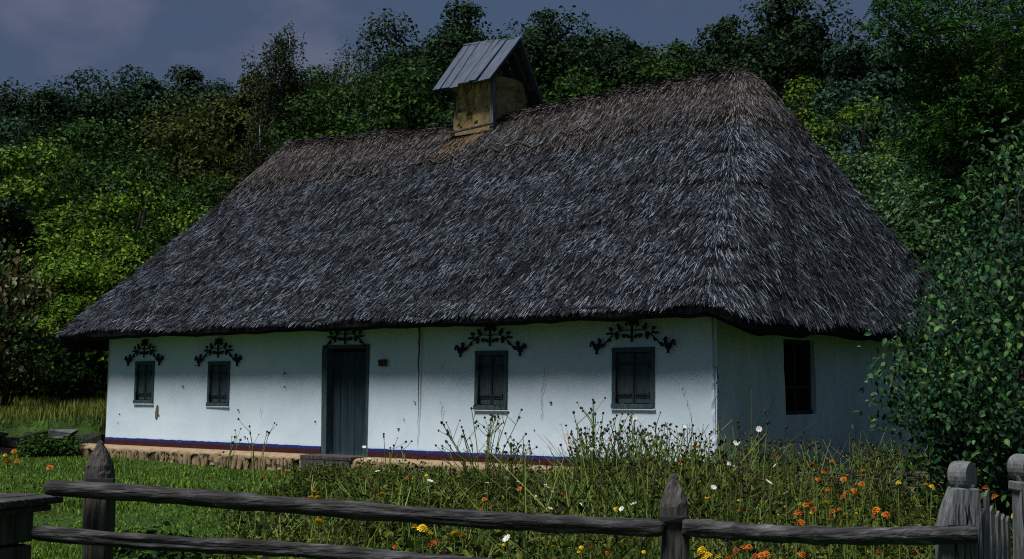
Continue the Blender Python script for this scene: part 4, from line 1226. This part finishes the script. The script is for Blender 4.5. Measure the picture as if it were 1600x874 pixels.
gp = [o for o in COL.objects if o.name.startswith('gate_post')]
ztop = q_(1500, 770)[1]
post_splits(gp[0], -.085, .085, ztop - .55, ztop - .05, -.0665, 13, 3)
post_splits(gp[1], -.045, .05, ztop - .5, ztop, -.0665, 8, 4)
gate = empty('picket_gate', (2.48, 7.3, g(2.48, 7.3))); tag(gate, 'narrow grey picket gate standing ajar between the carved posts', 'gate')
GO = Vector(gate.location)
for (px, top, Y, w) in ((1541, 766, 7.26, .034), (1536, 794, 7.20, .03), (1549, 790, 7.42, .036), (1559, 798, 7.56, .034), (1567, 803, 7.70, .032), (1574, 806, 7.82, .03)):
    P = Vector(at_depth(px, top, Y)) - GO
    b = MB().prism([(-w / 2, 0.08), (w / 2, 0.08), (w / 2, P.z - .02), (w * .1, P.z), (-w / 2, P.z - .03)], -.011, .011, lambda u, v, d: (P.x + u * .8 - d * .3, P.y + d + u * .6, v))
    b.build('picket', M['wood_gate'], gate, bevel=.003)
for py in (832, 905):
    a = Vector(at_depth(1535, py, 7.24)) - GO; c = Vector(at_depth(1578, py - 2, 7.86)) - GO
    MB().beam(a + Vector((-.02, .03, 0)), c + Vector((-.02, .03, 0)), .025, .05).build('cross_rail', M['wood_gate'], gate, bevel=.003)

# plank box with an overhanging lid at the lower left
bxr = empty('plank_box', (-2.75, 7.45, g(-2.75, 7.45)), 0); tag(bxr, 'dark wooden box with overhanging plank lid in the lower left corner', 'box')
BO = Vector(bxr.location)
tip = Vector(at_depth(98, 774, 7.62)); A_ = Vector((-.42, -.91, 0)).normalized(); B_ = Vector((-.91, .42, 0)).normalized()
Rb = Matrix((A_, B_, Vector((0, 0, 1)))).transposed(); LZ = tip.z - BO.z
rng = random.Random(3); v0 = 0
for k in range(5):
    wv = rng.uniform(.15, .22); ln = 1.0 + rng.uniform(-.02, .03)
    c = tip - BO + A_ * (ln / 2 - rng.uniform(0, .03)) + B_ * (v0 + wv / 2); c.z = LZ - .019 + rng.uniform(-.004, .004)
    MB().box(c, (ln, wv - .008, .038), Rb, 0, .005, rng).build('lid_board', M['wood_rail'], bxr, bevel=.006); v0 += wv
MB().box(tip - BO + A_ * .52 + B_ * .42 + Vector((0, 0, -.062)), (0.94, .78, .035), Rb, 0, .004, rng).build('lid_frame', M['wood_dark'], bxr, bevel=.006)
z_ = LZ - .082
for k in range(6):
    hh = rng.uniform(.15, .19)
    cc = tip - BO + A_ * .53 + B_ * .13; cc.z = z_ - hh / 2
    MB().box(cc, (.86, .035, hh - .012), Rb, 0, .006, rng).build('side_board', M['wood_post'], bxr, bevel=.006)
    cc = tip - BO + A_ * .115 + B_ * .47; cc.z = z_ - hh / 2
    MB().box(cc, (.035, .66, hh - .012), Rb, 0, .006, rng).build('side_board', M['wood_post'], bxr, bevel=.006)
    z_ -= hh
MB().box(tip - BO + A_ * .5 + B_ * .45 + Vector((0, 0, -.55)), (.7, .55, .9), Rb).build('liner', M['iron'], bxr)

# ------------------------------------------------------------------ low stone wall, wattle edging and bench
wall = empty('stone_wall', (-10.6, 31, g(-10.6, 30.6))); tag(wall, 'low dark dry stone wall between lawn and meadow left of the cottage', 'wall')
WO = Vector(wall.location); rng = random.Random(14)
for row in range(3):
    x = -13.5
    while x < -8.9:
        w = rng.uniform(.22, .7) if row < 2 else rng.uniform(.4, .9)
        h = .24 if row < 2 else .13
        if row < 2 or rng.random() < .65:
            MB().box((x + w / 2 - WO.x, rng.uniform(-.10, .02) - .12 * (row == 2), -.05 + row * .26 + h / 2 - (.05 if row == 2 else 0)), (w - .02, .5, h - .01), None, 0, .055, rng).build('stone', M['stone_pale'] if row == 2 and rng.random() < .18 else M['stone'], wall, bevel=.02)
        x += w
wt = empty('wattle_edging', (5.2, 19.0, g(5.2, 19))); tag(wt, 'low woven wattle edging behind the marigolds below the end wall', 'edging')
WO = Vector(wt.location)
for k in range(6):
    pts = [Vector(at_depth(1235 + i * 32, 738 + 5 * k + 2.5 * math.sin(i * 2.6 + k * 2) + (i * 1.5), 17.6 - i * .06)) - WO for i in range(9)]
    MB().tube(pts, .014, 5).build('twig', M['wood_post'], wt, True)
for px in (1245, 1330, 1417, 1490):
    P = Vector(at_depth(px, 733, 17.4)) - WO
    MB().tube([(P.x, P.y, -.1), (P.x, P.y, P.z)], .035, 7).build('stake', M['wood_post'], wt)
bn = empty('plank_bench', (5.65, 18.3, g(5.65, 18.3))); tag(bn, 'plain plank bench half hidden under the broad leaved shrub', 'bench')
BO = Vector(bn.location); P = Vector(at_depth(1462, 741, 18.0)) - BO
MB().box((P.x, P.y, P.z), (.95, .3, .05)).build('seat', M['wood_post'], bn, bevel=.006)
for s_ in (-1, 1): MB().box((P.x + s_ * .36, P.y, P.z / 2 - .04), (.07, .22, P.z)).build('leg', M['wood_dark'], bn)


# ------------------------------------------------------------------ grass
def blades(x, y, h, w, rs, m, name, bend=.4):
    n = len(x); z = G(x, y); a = rs.uniform(0, 2 * math.pi, n); d = np.c_[np.cos(a), np.sin(a)]
    s_ = np.c_[-d[:, 1], d[:, 0]] * (w / 2)[:, None]; l = (h * bend * rs.random(n))[:, None] * d
    B = np.c_[x, y, z - .01]
    V = np.stack([B + np.c_[s_, np.zeros(n)], B - np.c_[s_, np.zeros(n)], B + np.c_[l * .35 - s_ * .7, h * .55], B + np.c_[l * .35 + s_ * .7, h * .55], B + np.c_[l, h]], 1).reshape(-1, 3)
    k = np.arange(n)[:, None] * 5
    F = np.concatenate([k + np.array([[0, 1, 2]]), k + np.array([[0, 2, 3]]), k + np.array([[3, 2, 4]])])
    return link(name, np_mesh(name, V, F, m), kind='stuff')


def in_house(x, y, mg=.55):
    lx, ly = local(x, y); return (lx > -HL - mg) & (lx < mg) & (ly > -mg) & (ly < HW + mg)


def bed_density(x, y):
    """where the flower bed lies: right of the lawn, up to the cottage"""
    u = 800 + 2150 * x / y
    edge = 372 + 60 * vnoise(np.c_[x, y], .6, 66) + np.clip((y - 17) * 14, 0, 150)
    return sstep(edge - 25, edge + 50, u)


rs = np.random.default_rng(23)
n = 165000
y = 9.2 + (31.5 - 9.2) * rs.random(n) ** 1.35; x = y * rs.uniform(-.42, .42, n)
lx, ly = local(x, y)
k = ~in_house(x, y) & (ly < 1) & (rs.random(n) > .7 * bed_density(x, y)); x, y = x[k], y[k]
gr = blades(x, y, rs.uniform(.025, .085, len(x)) * (1 + .6 * vnoise(np.c_[x, y], .9, 67)), rs.uniform(.013, .028, len(x)), rs, M['grass'], 'lawn_grass', 1.0)
tag(gr, 'short green lawn grass around the fence and before the cottage', 'grass')
n = 26000
x = rs.uniform(-16, -7, n); y = rs.uniform(31.3, 38, n); lx, ly = local(x, y); k = ~in_house(x, y) & (lx < -HL - .7) & (rs.random(n) < .75 + .5 * vnoise(np.c_[x, y], .8, 68)); x, y = x[k], y[k]
md_ = blades(x, y, rs.uniform(.12, .48, len(x)) * (.8 + .4 * vnoise(np.c_[x, y], .7, 69)), rs.uniform(.014, .03, len(x)), rs, M['meadow'], 'meadow_grass', .5)
tag(md_, 'tall yellowish meadow grass above the stone wall on the left', 'grass')

# ------------------------------------------------------------------ weeds of the flower bed
rs = np.random.default_rng(29)
n = 9500; y = 9.4 + 14.5 * rs.random(n) ** .9; x = y * rs.uniform(-.22, .42, n); lx, ly = local(x, y)
k = ~in_house(x, y, .95) & (ly < 9) & ((ly < -.9) | (lx > .9)) & (rs.random(n) < bed_density(x, y) * (.72 + .75 * vnoise(np.c_[x, y], 1.3, 74))); x, y = x[k], y[k]; n = len(x); z = G(x, y); lx, ly = local(x, y)
u = 800 + 2150 * x / y
hgt = rs.uniform(.14, .52, n) * (1 + .55 * vnoise(np.c_[x, y], .55, 71) + .35 * vnoise(np.c_[x, y], 1.9, 75)) * np.where((ly > -4.5) & (u < 890), .55, 1) * np.where(u < 560, .62, 1 + .45 * sstep(700, 1000, u)) * np.where((u > 1060) & (y < 12.5), .55, 1) * np.where(u > 1180, .66, 1)
nl = 22
t = rs.random((n, nl)) ** .8; ph = rs.uniform(0, 6.28, (n, nl)); rad_ = (.05 + .13 * rs.random((n, nl))) * (1.15 - .5 * t)
C = np.stack([x[:, None] + rad_ * np.cos(ph), y[:, None] + rad_ * np.sin(ph), z[:, None] + .02 + t * hgt[:, None]], -1).reshape(-1, 3)
broad = np.repeat(vnoise(np.c_[x, y], 1.1, 76) > .25, nl)
V, F = leaves(C, rs.uniform(.03, .08, len(C)) * np.where(broad, 1.55, 1), rs, None, up=.6, aspect=.46, droop=.15)
w_o = link('bed_weeds', np_mesh('bed_weeds', V, F, L['weed']), kind='stuff'); tag(w_o, 'tangled low leaves filling the flower bed before the cottage', 'weeds')
ns = 13000; k = rs.integers(0, n, ns); k[9000:] = rs.choice(np.nonzero((u > 820) & (u < 1330))[0], ns - 9000); a = rs.uniform(0, 6.28, ns); h = hgt[k] * rs.uniform(.7, 1.5, ns); ln = h * rs.uniform(.05, .95, ns) ** 1.3; ww = rs.uniform(.005, .011, ns) / 2
B = np.c_[x[k] + rs.normal(0, .06, ns), y[k] + rs.normal(0, .06, ns), z[k]]; Tp = B + np.c_[ln * np.cos(a), ln * np.sin(a), h]; Md = (B + Tp) / 2 + np.c_[-ln * .2 * np.cos(a), -ln * .2 * np.sin(a), h * .08]
V = np.stack([B - [1, 0, 0] * ww[:, None], B + [1, 0, 0] * ww[:, None], Md + [1, 0, 0] * ww[:, None], Md - [1, 0, 0] * ww[:, None], Tp + [1, 0, 0] * ww[:, None] * .5, Tp - [1, 0, 0] * ww[:, None] * .5], 1).reshape(-1, 3)
i0 = np.arange(ns)[:, None] * 6; F = np.concatenate([i0 + np.array([[0, 1, 2, 3]]), i0 + np.array([[3, 2, 4, 5]])])
s_o = link('bed_stalks', np_mesh('bed_stalks', V, F, M['stem']), kind='stuff'); tag(s_o, 'thin yellowish stalks standing among the weeds of the flower bed', 'stalks')
ts = Tp[rs.random(ns) < .30]
C = np.repeat(ts, 3, 0) + rs.normal(0, .012, (len(ts) * 3, 3))
V, F = leaves(C, rs.uniform(.02, .045, len(C)), rs, None, up=.2, aspect=.8)
h_o = link('dry_heads', np_mesh('dry_heads', V, F, M['seed']), kind='stuff'); tag(h_o, 'small dry seed heads on the stalks of the flower bed', 'seed heads')


# ------------------------------------------------------------------ flowers
def petals(rows, m, centre=None, cup=.25):
    b = MB()
    for (n, r0, r1, w, z0, z1) in rows:
        for k in range(n):
            a = 2 * math.pi * (k + .5 * (len(rows) > 1 and rows.index((n, r0, r1, w, z0, z1)) % 2)) / n; c_, s_ = math.cos(a), math.sin(a)
            def q(rr, ww, zz): return (rr * c_ - ww * s_, rr * s_ + ww * c_, zz)
            b.add([q(r0, -w * .3, z0), q(r0, w * .3, z0), q((r0 + r1) / 2, w * .5, (z0 + z1) / 2 + .004), q(r1, w * .25, z1), q(r1, -w * .25, z1), q((r0 + r1) / 2, -w * .5, (z0 + z1) / 2 + .004)], [(0, 1, 2, 5), (5, 2, 3, 4)])
    if centre: b.tube([(0, 0, -.012), (0, 0, 0), (0, 0, .010)], [.010, centre, centre * .5], 7, m=1)
    return b.mesh('bloom', m)


MG = [(9, .006, .050, .030, 0, -.006), (9, .005, .042, .026, .008, .010), (7, .004, .030, .022, .016, .024), (5, .002, .018, .016, .022, .034)]
BLOOM = {'o': petals(MG, [M['petal_orange']]), 'y': petals(MG, [M['petal_yellow']]), 'r': petals(MG, [M['petal_red']]),
         'w': petals([(8, .008, .058, .034, 0, .012)], [M['petal_white'], M['petal_yellow']], .014), 'p': petals([(8, .008, .058, .034, 0, .010)], [M['petal_pink'], M['petal_yellow']], .014)}
NAME = {'o': 'marigold', 'y': 'marigold', 'r': 'marigold', 'w': 'cosmos_flower', 'p': 'cosmos_flower'}


def flower(kind, px, py, h, label, group, seed, size=1.0):
    r = random.Random(seed)
    Y = (1.60 - h) * 2150 / (py - 600) if py > 606 else 18.0
    P = at_depth(px, py, Y); z0 = g(P[0], P[1]); hh = P[2] - z0
    root = empty(NAME[kind], (P[0], P[1], z0), r.uniform(0, 6)); tag(root, label, 'flower', group)
    dx, dy = r.uniform(-.06, .06), r.uniform(-.06, .06)
    MB().tube([(dx, dy, 0), (dx * .6, dy * .6, hh * .5), (0, 0, hh)], [.006, .005, .004], 4).build('stem', M['stem'], root)
    rs = np.random.default_rng(seed); n = 26
    C = np.c_[rs.normal(0, .07, n), rs.normal(0, .07, n), rs.uniform(.1, .85, n) * hh]
    V, F = leaves(C, rs.uniform(.04, .07, n), rs, None, up=.6, aspect=.35)
    link('foliage', np_mesh('foliage', V, F, L['weed']), root, kind='stuff')
    link('bloom', BLOOM[kind], root, (0, 0, hh), (r.uniform(-.2, .9) if kind in 'wp' else r.uniform(-.1, .7), r.uniform(-.4, .4), r.uniform(0, 6)), size * r.uniform(.38, .62))
    root.rotation_euler[2] = r.uniform(-.5, .5)
    return root


FL = [
    ('orange marigold at the left edge above the plank lid', 'marigolds at the left edge', .95, 1.2, [('o', 12, 722), ('o', 27, 721), ('y', 8, 712), ('o', 22, 706)]),
    ('single orange marigold right of the left edge clump on the lawn', None, .8, 1.1, [('o', 27 + 51, 731)]),
    ('single yellow marigold on the lawn right of the left post', None, .6, 1.1, [('y', 315, 733)]),
    ('dull orange marigold at the lawn edge left of the door', 'marigolds before the plinth', .55, 1.0, [('o', 327, 745), ('r', 413, 743), ('o', 430, 748), ('r', 442, 740), ('o', 500, 746), ('r', 425, 755), ('r', 456, 752), ('r', 432, 738)]),
    ('yellow marigold over the upper rail below the door', 'yellow marigolds below the door', .6, 1.2, [('y', 491, 770), ('y', 496, 778), ('y', 486, 779)]),
    ('yellow or rusty marigold between the two rails left of middle', 'marigolds between the rails', .6, 1.2, [('y', 648, 824), ('y', 660, 826), ('y', 672, 834), ('y', 711, 835), ('r', 683, 846), ('r', 675, 850), ('o', 724, 838), ('y', 498, 816)]),
    ('orange marigold above the upper rail between door and middle post', 'marigolds above the long rail', .55, 1.1, [('o', 757, 781), ('o', 752, 800), ('y', 800, 797), ('y', 571, 791), ('y', 597, 772), ('o', 812, 764), ('o', 823, 763), ('r', 880, 772), ('r', 575, 738), ('r', 578, 752), ('y', 962, 797), ('o', 968, 814)]),
    ('white cosmos flower beside the door threshold', 'white cosmos by the threshold', .7, 1.1, [('w', 569, 699), ('w', 577, 718), ('w', 590, 737)]),
    ('white cosmos flower in the bed before the long wall', 'white cosmos in the middle bed', .65, 1.0, [('w', 671, 762), ('w', 672, 752), ('w', 791, 747), ('w', 855, 762), ('w', 792, 842), ('w', 990, 788), ('w', 1006, 758), ('w', 922, 800), ('w', 961, 762), ('w', 1009, 783)]),
    ('faded pinkish cosmos flower in the bed before the long wall', 'faded cosmos in the middle bed', .65, 1.0, [('p', 661, 738), ('p', 694, 739), ('p', 697, 730), ('p', 845, 744), ('p', 863, 769), ('p', 845, 803), ('p', 860, 795), ('p', 843, 752), ('p', 980, 750)]),
    ('white cosmos flower right of the middle post before the house corner', 'white cosmos at the corner', .75, 1.0, [('w', 1144, 729), ('w', 1138, 725), ('w', 1109, 726), ('w', 1132, 709), ('w', 1152, 693), ('w', 1129, 751), ('w', 1143, 750), ('w', 1115, 762), ('w', 1211, 728), ('w', 1228, 771), ('w', 1201, 754)]),
    ('orange marigold before the near corner of the cottage', 'orange marigolds at the corner', .85, 1.1, [('o', 1090, 699), ('o', 1081, 709), ('r', 1105, 716), ('o', 1064, 724), ('r', 1215, 716)]),
    ('orange marigold in the crowded bed before the end wall', 'orange marigolds before the end wall', .72, 1.1, [('o', 1269, 727), ('o', 1300, 722), ('o', 1239, 734), ('r', 1292, 734), ('o', 1287, 738), ('o', 1278, 750), ('o', 1318, 749), ('o', 1346, 757), ('o', 1349, 735), ('o', 1300, 758), ('o', 1293, 766), ('o', 1335, 768), ('o', 1322, 771), ('o', 1268, 785), ('o', 1259, 790), ('o', 1317, 777), ('r', 1272, 796), ('o', 1301, 800), ('y', 1291, 787), ('o', 1247, 802), ('y', 1243, 810), ('o', 1251, 817), ('o', 1245, 818), ('o', 1384, 805), ('r', 1318, 812), ('o', 1369, 798), ('r', 1298, 811)]),
    ('orange marigold seen under the right hand rail', 'orange marigolds under the rail', .5, 1.2, [('o', 1170, 855), ('o', 1163, 857), ('o', 1197, 866), ('o', 1190, 868), ('r', 1180, 869), ('o', 1253, 868), ('r', 1150, 860), ('r', 1374, 862), ('r', 1430, 866), ('o', 1139, 872)]),
    ('yellow marigold in the bright clump beside the middle post foot', 'yellow clump by the middle post', .55, 1.2, [('y', 1094, 866), ('y', 1100, 872), ('y', 1106, 868), ('y', 1121, 871), ('y', 1097, 860)]),
    ('pale yellow flower left of the carved gatepost', 'pale yellow flowers by the gatepost', .75, 1.1, [('y', 1447, 759), ('y', 1456, 761), ('y', 1404, 755)]),
    ('orange flower behind the picket gate', 'flowers behind the picket gate', .85, 1.2, [('o', 1540, 763), ('o', 1554, 777), ('y', 1586, 806)]),
]
sd = 900
for lb0, grp, h, sz, spots in FL:
    for (k, px, py) in spots:
        sd += 1
        colour = {'o': 'orange', 'y': 'yellow', 'r': 'rusty red', 'w': 'white', 'p': 'faded pinkish'}[k]
        if 'crowded' in lb0: lb = lb0 + ('; back row' if py < 745 else '; middle rows' if py < 775 else '; front rows')
        else: lb = lb0
        for w_ in ('dull orange', 'yellow or rusty', 'faded pinkish', 'pale yellow', 'orange', 'yellow', 'white'):
            if lb.startswith(w_):
                if w_ != 'pale yellow': lb = colour + lb[len(w_):]
                break
        flower(k, px, py, h * (1 + .12 * math.sin(sd)), lb, grp, sd, sz * (.8 if k == 'r' else 1))


r = random.Random(77)
for zone, x0, x1, y0, y1, n, mix in (('middle', 560, 1030, 738, 806, 34, 'oyrwpw'), ('right', 1080, 1430, 735, 812, 30, 'oyoorwyo'), ('lower', 560, 1030, 838, 872, 12, 'yoryw')):
    for q in range(n):
        sd += 1; k = r.choice(mix)
        colour = {'o': 'orange', 'y': 'yellow', 'r': 'rusty red', 'w': 'white', 'p': 'faded pinkish'}[k]
        where = {'middle': 'among the weeds between door and middle post', 'right': 'among the weeds right of the middle post', 'lower': 'among the weeds under the long upper rail'}[zone]
        flower(k, r.uniform(x0, x1), r.uniform(y0, y1), r.uniform(.38, .6), 'small %s blossom half sunk %s' % (colour, where), 'small half hidden blossoms', sd, r.uniform(.5, .85))


# tall cosmos plants that stand up before the white wall
def cosmos(label, px, base_py, top_py, Y, spread, nst, seed, blooms=(), dead=False, group='tall cosmos before the wall'):
    r = random.Random(seed); P = at_depth(px, base_py, Y); zb = g(P[0], P[1]); top = at_depth(px, top_py, Y)[2] - zb
    root = empty('cosmos_plant', (P[0], P[1], zb)); tag(root, label, 'plant', group)
    st = MB(); hd = MB(); C = []
    def ball(p_, s_):
        hd.tube([p_ - Vector((0, 0, s_)), p_ - Vector((0, 0, s_ * .4)), p_ + Vector((0, 0, s_ * .5)), p_ + Vector((0, 0, s_))], [s_ * .3, s_ * r.uniform(.8, 1.1), s_ * r.uniform(.7, 1.0), s_ * .3], 5)
    for k in range(int(nst * (1 if dead else 1.5))):
        a = r.uniform(-1, 1); h = top * r.uniform(.55, 1.0) * (1 - .22 * a * a)
        e_ = Vector((a * spread, r.uniform(-.25, .25), h)); s_ = Vector((a * spread * .25, r.uniform(-.08, .08), 0))
        md = s_ * .45 + e_ * .55 + Vector((-a * spread * .12, 0, h * .06))
        st.tube([s_, md, e_], [.008, .0062, .004], 4, cap=False); ball(e_, r.uniform(.014, .024))
        C += [np.array(s_ * (1 - t) + md * t) for t in [r.random() for _ in range(5)]]
        for q in range(r.randint(1, 3) if not dead else 1):
            t = r.uniform(.25, .85); b0 = md * (1 - t) + e_ * t; b1 = b0 + Vector((r.uniform(-.20, .20), r.uniform(-.1, .1), r.uniform(.08, .28)))
            st.tube([b0, (b0 + b1) / 2 + Vector((r.uniform(-.02, .02), 0, .0)), b1], [.0048, .004, .003], 4, cap=False); ball(b1, r.uniform(.010, .020))
    st.build('stems', M['stem'], root, kind='stuff'); hd.build('seed_heads', M['seed'], root, kind='stuff')
    if not dead:
        rs = np.random.default_rng(seed); C = np.repeat(np.array(C), 7, 0) + rs.normal(0, .06, (len(C) * 7, 3))
        C[:, 2] = np.abs(C[:, 2]) + .03
        V, F = leaves(C, rs.uniform(.04, .09, len(C)), rs, None, up=.2, aspect=.16, droop=-.3)
        link('fine_leaves', np_mesh('fine_leaves', V, F, L['weed']), root, kind='stuff')
    for (bx_, by_, k) in blooms:
        B = Vector(at_depth(bx_, by_, Y - .1)) - root.location
        link('bloom', BLOOM[k], root, B, (r.uniform(.3, 1.2), r.uniform(-.5, .5), 0), .6)
        st2 = MB().tube([Vector((B.x * .5, 0, B.z * .4)), B * .9 + Vector((0, 0, -.02)), B], [.006, .005, .004], 4, cap=False); st2.build('flower_stalk', M['stem'], root)


cosmos('dead dark stalks of cosmos before the wall left of the door', 402, 735, 648, 22.5, .22, 5, 1, dead=True)
cosmos('short dead stalks of cosmos below the second window', 352, 735, 672, 23.5, .32, 5, 2, dead=True)
cosmos('single thin cosmos stalk right of the door', 605, 735, 656, 21.5, .10, 3, 3, dead=True)
cosmos('thin dead cosmos stalk between door and third window', 632, 738, 684, 21, .14, 3, 4, dead=True)
cosmos('wide spreading cosmos below the third window', 755, 755, 632, 18.6, .62, 14, 5, [(781, 674, 'p'), (724, 680, 'p')])
cosmos('small dark cosmos below and right of the third window', 800, 755, 688, 18.2, .30, 12, 6)
cosmos('tall dense cosmos left below the fourth window', 928, 760, 623, 17.2, .36, 20, 7, [(886, 681, 'p'), (889, 695, 'p'), (858, 700, 'p'), (953, 690, 'p')])
cosmos('dense cosmos directly below the fourth window', 985, 765, 662, 17.0, .36, 20, 8, [(992, 655, 'w'), (925, 703, 'w')])
cosmos('arching cosmos right below the fourth window', 1035, 760, 655, 16.8, .36, 15, 9, [(1070, 668, 'w')])
cosmos('cosmos standing before the near corner of the cottage', 1100, 765, 690, 16.2, .30, 14, 10, [(1152, 692, 'w')])
cosmos('tall yellowish cosmos before the left part of the end wall', 1185, 800, 642, 14.6, .28, 13, 11, [(1186, 671, 'w'), (1150, 693, 'w')])
cosmos('loose cosmos before the end wall under its window', 1240, 800, 676, 14.4, .36, 14, 12)
cosmos('thin dead cosmos before the right part of the end wall', 1345, 780, 688, 15.2, .42, 10, 13, dead=True)
cosmos('low feathery cosmos between the marigolds and the shrub', 1380, 790, 712, 14.6, .24, 18, 14)
cosmos('yellowish cosmos in the bed left of the middle post', 1000, 800, 716, 13.2, .40, 16, 15)
cosmos('yellowish cosmos in the bed right of the middle post', 1140, 815, 716, 12.4, .40, 18, 16)
